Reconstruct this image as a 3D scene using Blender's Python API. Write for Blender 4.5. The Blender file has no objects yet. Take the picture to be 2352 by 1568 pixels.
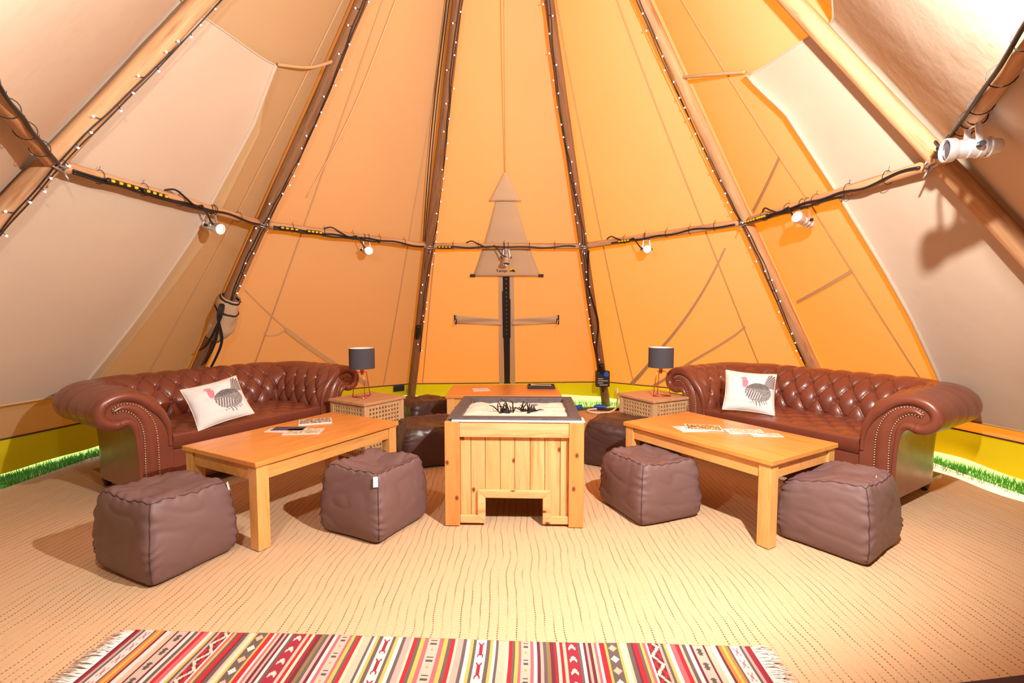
import bpy, bmesh, math, random
from mathutils import Vector, Matrix, noise
from mathutils.geometry import tessellate_polygon

R = math.radians
PI = math.pi
sc = bpy.context.scene
col = sc.collection

# ------------------------------------------------------------------ camera, sky, light, exposure
CAM_H = 1.22
cd = bpy.data.cameras.new('camera')
cam = bpy.data.objects.new('camera', cd)
col.objects.link(cam)
cam.location = (0, 0, CAM_H)
cam.rotation_euler = (R(90) - math.atan(69 / 1120), 0, 0)
cd.sensor_width = 36
cd.lens = 36 * 1120 / 2352
cd.clip_start = 0.02
sc.camera = cam

w = bpy.data.worlds.new('world')
sc.world = w
w.use_nodes = True
w.node_tree.nodes['Background'].inputs[0].default_value = (0.86, 0.93, 1.0, 1)
w.node_tree.nodes['Background'].inputs[1].default_value = 0.85

sd = bpy.data.lights.new('sun', 'SUN')
sd.energy = 13.0
sd.angle = R(3)
sd.color = (1.0, 0.95, 0.86)
sun = bpy.data.objects.new('sun', sd)
col.objects.link(sun)
sun.rotation_euler = Vector((-0.72, -0.42, -0.80)).to_track_quat('-Z', 'Y').to_euler()


def spot_lamp(name, loc, target, energy, angle, blend, radius, color):
    d = bpy.data.lights.new(name, 'SPOT')
    d.energy = energy
    d.spot_size = R(angle)
    d.spot_blend = blend
    d.shadow_soft_size = radius
    d.color = color
    o = bpy.data.objects.new(name, d)
    col.objects.link(o)
    o.location = loc
    o.rotation_euler = (Vector(target) - Vector(loc)).to_track_quat('-Z', 'Y').to_euler()
    return o


# flood lamp clipped to the pole right of the entrance, out of view
spot_lamp('flood_and_fill_light', (0.98, 1.04, 2.15), (0.15, 3.8, 1.8), 470, 158, 0.38, 0.03, (1.0, 0.94, 0.87))
spot_lamp('flood_and_fill_light', (-1.02, 1.0, 2.15), (-1.2, 3.2, 1.2), 75, 160, 0.6, 0.05, (1.0, 0.94, 0.87))  # added fill light, mirrors the flood lamp to brighten the left side

sc.view_settings.view_transform = 'Standard'
sc.view_settings.look = 'None'
sc.view_settings.exposure = 0.06
sc.view_settings.gamma = 1.0
sc.view_settings.use_curve_mapping = False

# ------------------------------------------------------------------ materials


def srgb(r, g, b):
    f = lambda c: (c / 255 / 12.92) if c / 255 <= 0.04045 else ((c / 255 + 0.055) / 1.055) ** 2.4
    return (f(r), f(g), f(b), 1)


class NT:
    def __init__(s, name):
        s.m = bpy.data.materials.new(name)
        s.m.use_nodes = True
        s.t = s.m.node_tree
        s.b = s.t.nodes['Principled BSDF']
        s.out = s.t.nodes['Material Output']

    def n(s, typ, ins=None, **kw):
        x = s.t.nodes.new('ShaderNode' + typ)
        for k, v in kw.items():
            setattr(x, k, v)
        for k, v in (ins or {}).items():
            s.set(x, k, v)
        return x

    def set(s, x, k, v):
        i = x.inputs[k]
        if isinstance(v, bpy.types.NodeSocket):
            s.t.links.new(v, i)
        elif isinstance(v, bpy.types.Node):
            s.t.links.new(v.outputs[0], i)
        else:
            i.default_value = v

    def math(s, op, a, b=0.0, c=0.0):
        return s.n('Math', {0: a, 1: b, 2: c}, operation=op).outputs[0]

    def mix(s, f, a, b, blend='MIX'):
        x = s.n('Mix', data_type='RGBA', blend_type=blend)
        s.set(x, 0, f)
        s.set(x, 6, a)
        s.set(x, 7, b)
        return x.outputs[2]

    def coord(s, scale=(1, 1, 1), out='Object', loc=None):
        c = s.n('TexCoord').outputs[out]
        mp = s.n('Mapping', {0: c, 3: scale})
        if loc is not None:
            s.set(mp, 1, loc)
        return mp.outputs[0]

    def noise(s, vec, scale=5, detail=3, rough=0.5, dist=0.0):
        return s.n('TexNoise', {'Vector': vec, 'Scale': scale, 'Detail': detail, 'Roughness': rough, 'Distortion': dist}).outputs[0]

    def ramp(s, f, stops):
        x = s.n('ValToRGB', {0: f})
        e = x.color_ramp.elements
        while len(e) < len(stops):
            e.new(0.5)
        for i, (p, c) in enumerate(stops):
            e[i].position = p
            e[i].color = c
        return x.outputs[0]

    def bump(s, h, strength=0.2, dist=0.01):
        b = s.n('Bump', {'Height': h, 'Strength': strength, 'Distance': dist})
        s.set(s.b, 'Normal', b)


def simple(name, rgb, rough=0.6, metal=0.0, var=0.12, scale=12, bump=0.0, bscale=None, emit=None, estr=0.0, spec=None, coat=0):
    t = NT(name)
    c = srgb(*rgb)
    n = t.noise(t.coord(), scale, 4)
    lo = tuple(x * (1 - var) for x in c[:3]) + (1,)
    hi = tuple(min(1, x * (1 + var)) for x in c[:3]) + (1,)
    t.set(t.b, 'Base Color', t.mix(n, lo, hi))
    t.b.inputs['Roughness'].default_value = rough
    t.b.inputs['Metallic'].default_value = metal
    if spec is not None:
        t.b.inputs['Specular IOR Level'].default_value = spec
    if coat:
        t.b.inputs['Coat Weight'].default_value = coat
    if bump:
        t.bump(t.noise(t.coord(), bscale or scale * 8, 3), bump, 0.004)
    if emit:
        t.b.inputs['Emission Color'].default_value = srgb(*emit)
        t.b.inputs['Emission Strength'].default_value = estr
    return t.m


def cloth_canvas(name, diff, trans, fac, weave=900):
    """thin tent cloth: reflects the lamps inside and lets daylight through from outside"""
    t = NT(name)
    co = t.coord()
    n = t.noise(co, 2.2, 4)
    d0 = srgb(*diff)
    dlo = tuple(x * 0.90 for x in d0[:3]) + (1,)
    dcol = t.mix(n, dlo, d0)
    bm = t.n('Bump', {'Height': t.noise(co, 1.6, 5, 0.55), 'Strength': 0.25, 'Distance': 0.05})
    a = t.n('BsdfDiffuse', {'Color': dcol, 'Normal': bm})
    b = t.n('BsdfTranslucent', {'Color': srgb(*trans)})
    mx = t.n('MixShader', {0: fac, 1: a, 2: b})
    t.t.links.new(mx.outputs[0], t.out.inputs[0])
    return t.m


def wood(name, light, dark, grain=(1.2, 14, 14), rough=0.45, knots=False, rnd=0.25, coat=0.0, vein=1.0):
    t = NT(name)
    oi = t.n('ObjectInfo')
    off = t.n('CombineXYZ', {0: t.math('MULTIPLY', oi.outputs['Random'], 17.0), 1: t.math('MULTIPLY', oi.outputs['Random'], 9.0), 2: t.math('MULTIPLY', oi.outputs['Random'], 31.0)})
    co = t.n('VectorMath', {0: t.n('TexCoord').outputs['Object'], 1: off.outputs[0]}, operation='ADD').outputs[0]
    mp = t.n('Mapping', {0: co, 3: grain}).outputs[0]
    n1 = t.noise(mp, 2.0, 6, 0.6, 0.6)
    n2 = t.noise(mp, 7.0, 5, 0.6, 0.2)
    f = t.math('ADD', t.math('MULTIPLY', n1, 0.65), t.math('MULTIPLY', n2, 0.35))
    c = t.ramp(f, [(0.32, srgb(*dark)), (0.47, t_mix(light, dark, 0.35)), (0.62, srgb(*light))])
    if rnd:
        hsv = t.n('HueSaturation', {'Hue': 0.5, 'Saturation': 1.0, 'Value': t.math('ADD', t.math('MULTIPLY', oi.outputs['Random'], rnd), 1 - rnd * 0.5), 'Color': c})
        c = hsv.outputs[0]
    if knots:
        sp = t.n('SeparateXYZ', {0: co})
        if grain[2] < 3:
            a_, b_ = t.math('MULTIPLY', t.math('ADD', sp.outputs[0], sp.outputs[1]), 6.0), t.math('MULTIPLY', sp.outputs[2], 4.2)
        else:
            a_, b_ = t.math('MULTIPLY', t.math('ADD', sp.outputs[1], sp.outputs[2]), 8.0), t.math('MULTIPLY', sp.outputs[0], 4.2)
        kv = t.n('CombineXYZ', {0: a_, 1: b_}).outputs[0]
        c = t.mix(t.math('MULTIPLY', oi.outputs['Random'], 0.45), c, srgb(222, 138, 72))
        v = t.n('TexVoronoi', {'Vector': kv, 'Scale': 1.0, 'Randomness': 1.0}, voronoi_dimensions='2D')
        k = t.ramp(v.outputs['Distance'], [(0.035, (1, 1, 1, 1)), (0.085, (0, 0, 0, 1))])
        c = t.mix(k, c, srgb(120, 60, 25))
    t.set(t.b, 'Base Color', c)
    t.b.inputs['Roughness'].default_value = rough
    t.b.inputs['Coat Weight'].default_value = coat
    t.b.inputs['Coat Roughness'].default_value = 0.25
    t.bump(f, 0.15, 0.002)
    return t.m


def t_mix(a, b, f):
    x, y = srgb(*a), srgb(*b)
    return tuple(p * (1 - f) + q * f for p, q in zip(x, y))


def attr_mat(name, rough=0.8, bump=0.0, bscale=300):
    t = NT(name)
    a = t.n('VertexColor', layer_name='Col')
    n = t.noise(t.coord(), 160, 3)
    t.set(t.b, 'Base Color', t.mix(0.25, a.outputs[0], t.mix(n, (0.35, 0.35, 0.35, 1), (1, 1, 1, 1)), 'MULTIPLY'))
    t.b.inputs['Roughness'].default_value = rough
    if bump:
        t.bump(t.noise(t.coord(), bscale, 2), bump, 0.002)
    return t.m


M = {}
M['canvas'] = cloth_canvas('tan_canvas', (228, 200, 160), (180, 92, 2), 0.46)
M['drape'] = cloth_canvas('beige_canvas', (212, 193, 172), (90, 56, 30), 0.08)
M['patch'] = cloth_canvas('double_canvas', (212, 184, 150), (110, 70, 40), 0.05)
M['skirt'] = cloth_canvas('yellow_green_skirt', (236, 214, 40), (170, 144, 6), 0.17)
M['seam'] = cloth_canvas('seam_tape', (204, 170, 128), (110, 70, 34), 0.08)
M['band'] = cloth_canvas('tan_band', (222, 196, 152), (110, 70, 30), 0.14)
M['black_web'] = simple('black_webbing', (30, 28, 30), 0.7)
M['black_plastic'] = simple('black_plastic', (26, 25, 28), 0.45)
M['yellow_plastic'] = simple('yellow_plastic', (250, 200, 20), 0.4)
M['blue_plastic'] = simple('blue_plastic', (30, 90, 200), 0.4)
M['white_plastic'] = simple('white_plastic', (235, 232, 225), 0.4)
M['green_cable'] = simple('green_rubber', (40, 110, 50), 0.5)
M['cord'] = simple('pale_cord', (222, 200, 170), 0.8)
M['aluminium'] = simple('polished_aluminium', (228, 228, 232), 0.34, 0.85, 0.04)
M['copper'] = simple('copper_wire', (225, 140, 105), 0.25, 1.0, 0.05)
M['shade'] = simple('charcoal_shade', (72, 70, 80), 0.85, bump=0.3, bscale=400)
M['shade_in'] = simple('white_shade_lining', (235, 232, 225), 0.8)
M['dark_leg'] = simple('dark_turned_wood', (52, 26, 16), 0.3, coat=0.4)
M['nail'] = simple('antique_brass', (225, 205, 180), 0.3, 0.9)
M['lens_on'] = simple('lit_lens', (255, 240, 215), 0.2, emit=(255, 225, 190), estr=1.3)
M['lens_off'] = simple('unlit_lens', (60, 62, 70), 0.08)
M['led'] = simple('cool_white_led', (235, 240, 255), 0.3, emit=(205, 218, 255), estr=5)
M['sand'] = simple('pale_sand', (232, 208, 192), 0.95, var=0.15, scale=60, bump=0.8, bscale=220)
M['tray'] = simple('dusty_grey_steel', (92, 84, 86), 0.6, 0.3, var=0.45, scale=30, bump=0.2)
M['char'] = simple('charred_wood', (20, 18, 18), 0.8)
M['glass_edge'] = simple('pale_glass_edge', (232, 246, 240), 0.1, coat=1)
M['hol'] = wood('pale_acacia', (214, 176, 130), (180, 138, 92), (14, 14, 1.4), 0.6, rnd=0.1)
M['hol_top'] = wood('acacia_lid', (206, 160, 116), (176, 124, 82), (1.4, 14, 14), 0.6, rnd=0.08)
M['oak_top'] = wood('honey_oak_top', (226, 152, 76), (198, 118, 46), (1.1, 11, 11), 0.32, rnd=0.06, coat=0.35)
M['oak'] = wood('honey_oak', (230, 174, 104), (206, 140, 70), (9, 9, 1.1), 0.4, rnd=0.08, coat=0.2)
M['oak_x'] = wood('honey_oak_rail', (230, 170, 98), (202, 134, 66), (1.1, 9, 9), 0.4, rnd=0.08, coat=0.2)
M['pine'] = wood('knotty_pine', (244, 194, 136), (210, 128, 66), (11, 11, 0.9), 0.45, knots=True, rnd=0.22)
M['pine_post'] = wood('red_pine_post', (230, 156, 88), (200, 112, 50), (9, 9, 0.8), 0.5, knots=True, rnd=0.08)
M['pine_x'] = wood('knotty_pine_rail', (246, 200, 146), (214, 136, 76), (0.9, 11, 11), 0.45, knots=True, rnd=0.15)
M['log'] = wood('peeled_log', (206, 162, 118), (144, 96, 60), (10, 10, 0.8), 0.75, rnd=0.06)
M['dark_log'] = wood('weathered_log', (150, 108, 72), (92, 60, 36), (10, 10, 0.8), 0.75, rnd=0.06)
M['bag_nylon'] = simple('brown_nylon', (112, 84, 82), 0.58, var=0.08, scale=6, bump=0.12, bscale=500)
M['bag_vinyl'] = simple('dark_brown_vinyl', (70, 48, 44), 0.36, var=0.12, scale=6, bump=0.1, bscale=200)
M['seam_thread'] = simple('brown_seam', (74, 50, 48), 0.7)
M['tag'] = simple('white_cloth_tag', (236, 232, 226), 0.8)
M['print'] = attr_mat('woven_print', 0.85, 0.15)
M['cover'] = attr_mat('printed_paper', 0.35)
M['rug'] = attr_mat('kilim_wool', 0.95, 0.5, 260)
M['fringe'] = simple('white_wool_fringe', (232, 222, 214), 0.95)
M['paper'] = simple('white_paper', (238, 236, 236), 0.6, var=0.04)
M['grass_ground'] = simple('grass_ground', (150, 176, 84), 0.95, var=0.5, scale=40, bump=0.8, bscale=90)
M['grass'] = simple('grass_blades', (86, 150, 46), 0.7, var=0.35, scale=3)
M['dark_rug'] = simple('plum_mat', (74, 48, 62), 0.95, var=0.2, scale=80)
M['steel'] = simple('steel_shackle', (190, 192, 198), 0.3, 0.9)
M['tie'] = simple('black_zip_tie', (22, 22, 24), 0.5)


def leather():
    t = NT('oxblood_leather')
    co = t.coord()
    n = t.noise(co, 5, 4)
    t.set(t.b, 'Base Color', t.mix(n, srgb(104, 52, 38), srgb(136, 74, 55)))
    t.set(t.b, 'Roughness', t.math('ADD', t.math('MULTIPLY', t.noise(co, 14, 3), 0.18), 0.24))
    t.b.inputs['Coat Weight'].default_value = 0.25
    t.b.inputs['Coat Roughness'].default_value = 0.2
    t.bump(t.noise(co, 190, 3), 0.10, 0.002)
    return t.m


M['leather'] = leather()


def matting():
    t = NT('sisal_matting')
    c = t.n('TexCoord').outputs['Object']
    wob = t.n('TexNoise', {'Vector': t.n('Mapping', {0: c, 3: (0.5, 1.1, 1)}).outputs[0], 'Scale': 1.6, 'Detail': 3})
    sx = t.n('SeparateXYZ', {0: c})
    xw = t.math('ADD', sx.outputs[0], t.math('MULTIPLY', t.math('SUBTRACT', wob.outputs[0], 0.5), 0.09))
    xs = t.math('MULTIPLY', xw, 1 / 0.037)
    fx = t.math('ABSOLUTE', t.math('SUBTRACT', t.math('FRACT', xs), 0.5))
    line = t.math('LESS_THAN', fx, 0.062)
    row = t.math('FLOOR', xs)
    ph = t.n('TexWhiteNoise', {'W': row}, noise_dimensions='1D')
    fy = t.math('FRACT', t.math('ADD', t.math('MULTIPLY', sx.outputs[1], 1 / 0.013), ph.outputs[0]))
    dash = t.math('LESS_THAN', fy, 0.52)
    vis = t.noise(t.n('Mapping', {0: c, 3: (26, 3.2, 1)}).outputs[0], 1.0, 3, 0.6)
    vis = t.ramp(vis, [(0.38, (0, 0, 0, 1)), (0.56, (1, 1, 1, 1))])
    st = t.math('MULTIPLY', t.math('MULTIPLY', line, dash), vis)
    weave = t.n('TexNoise', {'Vector': t.n('Mapping', {0: c, 3: (420, 90, 1)}).outputs[0], 'Scale': 1.0, 'Detail': 2})
    big = t.noise(t.n('Mapping', {0: c, 3: (12, 1.2, 1)}).outputs[0], 1.0, 5, 0.6)
    base = t.mix(weave.outputs[0], srgb(188, 150, 110), srgb(226, 198, 166))
    base = t.mix(t.math('MULTIPLY', big, 0.4), base, srgb(212, 164, 116))
    hue = t.n('TexNoise', {'Vector': t.n('Mapping', {0: c, 3: (27, 2, 1)}).outputs[0], 'Scale': 1.0})
    scol = t.ramp(hue.outputs[0], [(0.38, srgb(52, 84, 60)), (0.5, srgb(74, 54, 36)), (0.62, srgb(120, 70, 40))])
    # softer broken line in between the stitched dashes
    soft = t.math('MULTIPLY', t.math('LESS_THAN', fx, 0.07), 0.09)
    base = t.mix(soft, base, srgb(150, 106, 66))
    t.set(t.b, 'Base Color', t.mix(t.math('MULTIPLY', st, 0.95), base, scol))
    t.b.inputs['Roughness'].default_value = 0.95
    t.b.inputs['Specular IOR Level'].default_value = 0.15
    h = t.math('SUBTRACT', t.math('MULTIPLY', weave.outputs[0], 0.5), t.math('MULTIPLY', t.math('LESS_THAN', fx, 0.1), 0.5))
    t.bump(h, 0.5, 0.004)
    return t.m


M['matting'] = matting()

# ------------------------------------------------------------------ mesh helpers


class MB:
    def __init__(s):
        s.v, s.f, s.m = [], [], []

    def add(s, vs, fs, mi=0):
        o = len(s.v)
        s.v += [tuple(p) for p in vs]
        s.f += [tuple(i + o for i in f) for f in fs]
        s.m += [mi] * len(fs)

    def box(s, x0, x1, y0, y1, z0, z1, T=None, mi=0):
        vs = [Vector(p) for p in ((x0, y0, z0), (x1, y0, z0), (x1, y1, z0), (x0, y1, z0), (x0, y0, z1), (x1, y0, z1), (x1, y1, z1), (x0, y1, z1))]
        if T is not None:
            vs = [T @ p for p in vs]
        s.add(vs, [(3, 2, 1, 0), (4, 5, 6, 7), (0, 1, 5, 4), (1, 2, 6, 5), (2, 3, 7, 6), (3, 0, 4, 7)], mi)

    def tube(s, pts, r, n=8, caps=True, closed=False, mi=0):
        pts = [Vector(p) for p in pts]
        m = len(pts)
        rs = r if isinstance(r, (list, tuple)) else [r] * m
        tg = []
        for i in range(m):
            a = pts[(i - 1) % m] if (closed or i > 0) else pts[i]
            b = pts[(i + 1) % m] if (closed or i < m - 1) else pts[i]
            d = b - a
            tg.append(d.normalized() if d.length > 1e-9 else Vector((0, 0, 1)))
        up = Vector((0, 0, 1)) if abs(tg[0].z) < 0.9 else Vector((1, 0, 0))
        nr = (up - tg[0] * up.dot(tg[0])).normalized()
        vs = []
        for i in range(m):
            nr = nr - tg[i] * nr.dot(tg[i])
            nr = nr.normalized() if nr.length > 1e-6 else tg[i].orthogonal().normalized()
            bn = tg[i].cross(nr)
            for k in range(n):
                a = 2 * PI * k / n
                vs.append(pts[i] + (nr * math.cos(a) + bn * math.sin(a)) * rs[i])
        fs = []
        for i in range(m if closed else m - 1):
            j = (i + 1) % m
            for k in range(n):
                fs.append((i * n + k, i * n + (k + 1) % n, j * n + (k + 1) % n, j * n + k))
        if caps and not closed:
            fs.append(tuple(reversed(range(n))))
            fs.append(tuple(range((m - 1) * n, m * n)))
        s.add(vs, fs, mi)

    def lathe(s, prof, n=20, T=None, mi=0, caps=True):
        vs = []
        for (r, z) in prof:
            for k in range(n):
                a = 2 * PI * k / n
                p = Vector((r * math.cos(a), r * math.sin(a), z))
                vs.append(T @ p if T is not None else p)
        m = len(prof)
        fs = []
        for i in range(m - 1):
            for k in range(n):
                fs.append((i * n + k, i * n + (k + 1) % n, (i + 1) * n + (k + 1) % n, (i + 1) * n + k))
        if caps:
            fs.append(tuple(reversed(range(n))))
            fs.append(tuple(range((m - 1) * n, m * n)))
        s.add(vs, fs, mi)

    def grid(s, fn, nu, nv, mi=0, flip=False):
        vs = [fn(i / nu, j / nv) for j in range(nv + 1) for i in range(nu + 1)]
        fs = []
        for j in range(nv):
            for i in range(nu):
                a = j * (nu + 1) + i
                q = (a, a + 1, a + nu + 2, a + nu + 1)
                fs.append(q[::-1] if flip else q)
        s.add(vs, fs, mi)

    def sphere(s, c, r, n=8, m=6, mi=0, sz=1.0):
        c = Vector(c)
        prof = [(max(1e-4, r * math.sin(PI * i / m)), -r * sz * math.cos(PI * i / m)) for i in range(m + 1)]
        s.lathe(prof, n, Matrix.Translation(c), mi, caps=False)

    def build(s, name, mat, parent=None, smooth=False, bevel=0.0, world=False, weld=False, auto=None, solid=0.0, origin=None):
        vs = s.v
        if world and parent is not None:
            L = parent.location
            vs = [(p[0] - L[0], p[1] - L[1], p[2] - L[2]) for p in vs]
        if origin is not None:
            vs = [(p[0] - origin[0], p[1] - origin[1], p[2] - origin[2]) for p in vs]
        me = bpy.data.meshes.new(name)
        me.from_pydata(vs, [], s.f)
        mats = mat if isinstance(mat, (list, tuple)) else [mat]
        for x in mats:
            me.materials.append(x)
        if any(s.m):
            me.polygons.foreach_set('material_index', s.m)
        if weld:
            bm = bmesh.new()
            bm.from_mesh(me)
            bmesh.ops.remove_doubles(bm, verts=bm.verts, dist=1e-5)
            bmesh.ops.recalc_face_normals(bm, faces=bm.faces)
            bm.to_mesh(me)
            bm.free()
        if smooth:
            me.polygons.foreach_set('use_smooth', [True] * len(me.polygons))
            if auto:
                me.set_sharp_from_angle(angle=R(auto))
        me.update()
        o = bpy.data.objects.new(name, me)
        col.objects.link(o)
        if origin is not None:
            o.location = origin
        if parent is not None:
            o.parent = parent
        if solid:
            md = o.modifiers.new('thickness', 'SOLIDIFY')
            md.thickness = solid
            md.offset = 0
        if bevel:
            md = o.modifiers.new('soft_edge', 'BEVEL')
            md.width = bevel
            md.segments = 2
            md.limit_method = 'ANGLE'
        return o


def thing(name, label, cat, loc=(0, 0, 0), rz=0.0, group=None):
    o = bpy.data.objects.new(name, None)
    o.empty_display_size = 0.1
    col.objects.link(o)
    o.location = loc
    o.rotation_euler = (0, 0, rz)
    return tag(o, label, cat, group)


def tag(o, label, cat, group=None):
    o['label'] = label
    o['category'] = cat
    if group:
        o['group'] = group
    return o


def struct(o, label=None):
    o['kind'] = 'structure'
    if label:
        o['label'] = label
    return o


def dup(o, parent=None):
    c = o.copy()
    col.objects.link(c)
    c.parent = parent
    for ch in list(o.children):
        dup(ch, c)
    return c


def lerp(a, b, t):
    return a + (b - a) * t


def interp(pts, x):
    if x <= pts[0][0]:
        return pts[0][1]
    for (a, b), (c, d) in zip(pts, pts[1:]):
        if x <= c:
            return lerp(b, d, (x - a) / (c - a))
    return pts[-1][1]


def smoothpath(pts, n=8):
    """Catmull-Rom through the points"""
    P = [Vector(p) for p in pts]
    out = []
    for i in range(len(P) - 1):
        p0 = P[max(i - 1, 0)]
        p1, p2 = P[i], P[i + 1]
        p3 = P[min(i + 2, len(P) - 1)]
        for k in range(n):
            t = k / n
            out.append(0.5 * ((2 * p1) + (p2 - p0) * t + (2 * p0 - 5 * p1 + 4 * p2 - p3) * t * t + (3 * p1 - p0 - 3 * p2 + p3) * t ** 3))
    out.append(P[-1])
    return out


# ------------------------------------------------------------------ the tent: frame lines
ZTOP = 5.6
FT = [Vector(p) for p in ((-1.9, -0.3, 0), (-3.796, 2.093, 0), (-3.406, 4.765, 0), (-1.35, 6.409, 0), (1.244, 6.396, 0), (3.237, 4.655, 0), (3.607, 2.049, 0), (1.8, -0.25, 0))]
TP = [Vector(p) for p in ((0.2, 2.9, ZTOP), (0.342, 3.319, ZTOP), (0.3, 3.077, ZTOP), (0.029, 2.905, ZTOP), (-0.173, 2.929, ZTOP), (-0.417, 3.135, ZTOP), (-0.431, 3.401, ZTOP), (-0.2, 2.9, ZTOP))]
ZR = [1.97, 1.97, 1.955, 1.91, 1.91, 1.965, 1.98, 1.98]


def pole_at(k, z):
    return FT[k].lerp(TP[k], z / ZTOP)


def outd(k):
    d = FT[k] - Vector((0, 2.9, 0))
    d.z = 0
    return d.normalized()


def surf(a, z, off):
    k = max(0, min(int(math.floor(a)), 6))
    f = a - k
    p = pole_at(k, z) + outd(k) * off
    q = pole_at(k + 1, z) + outd(k + 1) * off
    return p.lerp(q, f)


CO = 0.13      # the cloth lies this far outside the pole axes

# ------------------------------------------------------------------ setting: ground, floor, canvas
mb = MB()
mb.grid(lambda u, v: (lerp(-14, 14, u), lerp(-12, 16, v), -0.03), 8, 8)
struct(mb.build('ground', M['grass_ground']))

# matting laid over the grass, cut to the tent
edge = []
mb = MB()


def floor_z(x, y):
    return -0.004 + 0.004 * noise.noise(Vector((x * 1.3, y * 1.1, 0)))


NXF, NYF = 120, 150


def floor_pt(u, v):
    y = lerp(-3.2, 6.18, v)
    xl, xr = -3.52, 3.42
    if y > 4.0:
        # stay inside the canvas line between the poles
        t = (y - 4.0) / 2.18
        xl = lerp(-3.52, -1.75, max(0, t) ** 1.15)
        xr = lerp(3.42, 1.65, max(0, t) ** 1.15)
    if y < 1.6:
        t = min(1, (1.6 - y) / 2.2)
        xl = lerp(-3.52, -2.0, t)
        xr = lerp(3.42, 2.0, t)
    x = lerp(xl, xr, u)
    return (x, y, floor_z(x, y))


mb.grid(floor_pt, NXF, NYF)
floor = struct(mb.build('floor', M['matting'], smooth=True, solid=0.0), 'sisal matting with dark stitched rows')

# canvas walls: one panel between each pair of poles
side_names = ['wall_left_front', 'wall_left', 'wall_back_left', 'wall_back', 'wall_back_right', 'wall_right', 'wall_right_front']
HEM = [0.36, 0.36, 0.32, 0.27, 0.30, 0.34, 0.38, 0.38]


def hem_z(a):
    k = max(0, min(int(a), 6))
    return lerp(HEM[k], HEM[k + 1], a - k)


def canvas_pt(a, z, off=CO):
    p = surf(a, z, off)
    f = a - math.floor(a)
    k = max(0, min(int(math.floor(a)), 6))
    # cloth pulled slightly inward between the poles
    n = outd(k).lerp(outd(min(k + 1, 7)), f).normalized()
    sag = 0.05 * math.sin(PI * f) * math.sin(PI * min(1, max(0, z / ZTOP)))
    p = p - n * sag
    d = noise.noise(Vector((a * 2.1, z * 0.8, 3.3))) * 0.012 * math.sin(PI * f)
    return p - n * d


walls = []
for k in range(7):
    mb = MB()
    mb.grid(lambda u, v: canvas_pt(k + min(u, 0.99999), lerp(hem_z(k + u), ZTOP, v)), 18, 48)
    o = struct(mb.build(side_names[k], M['canvas'], smooth=True), 'tan tent canvas panel glowing orange with daylight')
    walls.append(o)
    # yellow green skirt under the canvas
    mb = MB()

    def skirt(u, v):
        a = k + min(u, 0.99999)
        z0 = hem_z(a)
        f = u
        p = canvas_pt(a, z0)
        n = outd(k).lerp(outd(k + 1), f).normalized()
        z = lerp(z0, 0.10 + 0.02 * math.sin(u * 7 + k), v)
        d = 0.10 * v + 0.018 * math.sin(u * 23 + k) * v + 0.03 * noise.noise(Vector((u * 6, v * 2, k)))
        return Vector((p.x, p.y, z)) + n * d
    mb.grid(skirt, 40, 6)
    mb.build('skirt', M['skirt'], o, smooth=True)
    # dark hem tape along the join
    mb = MB()
    pts = [canvas_pt(k + min(i / 30, 0.99999), hem_z(k + i / 30) + 0.003, CO - 0.006) for i in range(31)]
    mb.tube(pts, 0.006, 6)
    mb.build('hem_tape', M['seam_thread'], o, smooth=True)

# sewn seams and double-cloth straps on the canvas
def strip(parent, name, apts, width, mat, off=CO - 0.008, n=24, sag=True):
    mb = MB()
    pts = []
    for i in range(n + 1):
        t = i / n * (len(apts) - 1)
        j = min(int(t), len(apts) - 2)
        a = lerp(apts[j][0], apts[j + 1][0], t - j)
        z = lerp(apts[j][1], apts[j + 1][1], t - j)
        pts.append(canvas_pt(a, z, off))
    vs = []
    for i, p in enumerate(pts):
        a = pts[max(0, i - 1)]
        b = pts[min(n, i + 1)]
        tg = (b - a).normalized()
        inw = (Vector((0, 2.9, p.z)) - p).normalized()
        sd_ = tg.cross(inw).normalized()
        wd = width if not isinstance(width, tuple) else lerp(width[0], width[1], i / n)
        vs += [p - sd_ * wd / 2, p + sd_ * wd / 2, p + sd_ * wd / 2 + inw * 0.003, p - sd_ * wd / 2 + inw * 0.003]
    fs = []
    for i in range(n):
        o = i * 4
        for q in range(4):
            fs.append((o + q, o + (q + 1) % 4, o + 4 + (q + 1) % 4, o + 4 + q))
    mb.add(vs, fs)
    return mb.build(name, mat, parent)


for wi, aps in ((2, [(2.228, 5.0), (2.232, 0.33)]), (2, [(2.93, 4.6), (2.87, 2.2), (2.851, 0.30)]),
                (4, [(4.03, 4.4), (4.105, 2.73), (4.164, 0.31)]), (4, [(4.69, 5.0), (4.754, 2.19), (4.776, 0.33)]),
                (5, [(5.25, 4.6), (5.40, 2.04), (5.425, 0.38)]), (1, [(1.90, 4.6), (1.86, 2.1), (1.80, 0.40)]),
                (3, [(3.03, 4.6), (3.05, 2.1), (3.06, 0.29)])):
    strip(walls[wi], 'seam', aps, 0.011, M['seam'])
strip(walls[5], 'strap', [(5.376, 2.296), (5.02, 2.05)], (0.028, 0.034), M['seam'])
strip(walls[4], 'strap', [(4.82, 1.789), (4.348, 0.803), (4.15, 0.31)], (0.018, 0.05), M['seam'])
strip(walls[5], 'strap', [(5.408, 1.51), (5.03, 1.30)], (0.026, 0.026), M['seam'])
strip(walls[4], 'strap', [(4.775, 1.072), (4.716, 0.981), (4.483, 0.67), (4.26, 0.31)], (0.016, 0.035), M['seam'])
strip(walls[2], 'strap', [(2.078, 1.419), (2.314, 1.044)], (0.010, 0.014), M['seam'])
strip(walls[2], 'strap', [(2.314, 1.044), (2.565, 0.657), (2.77, 0.33)], (0.055, 0.06), M['seam'])
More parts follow.
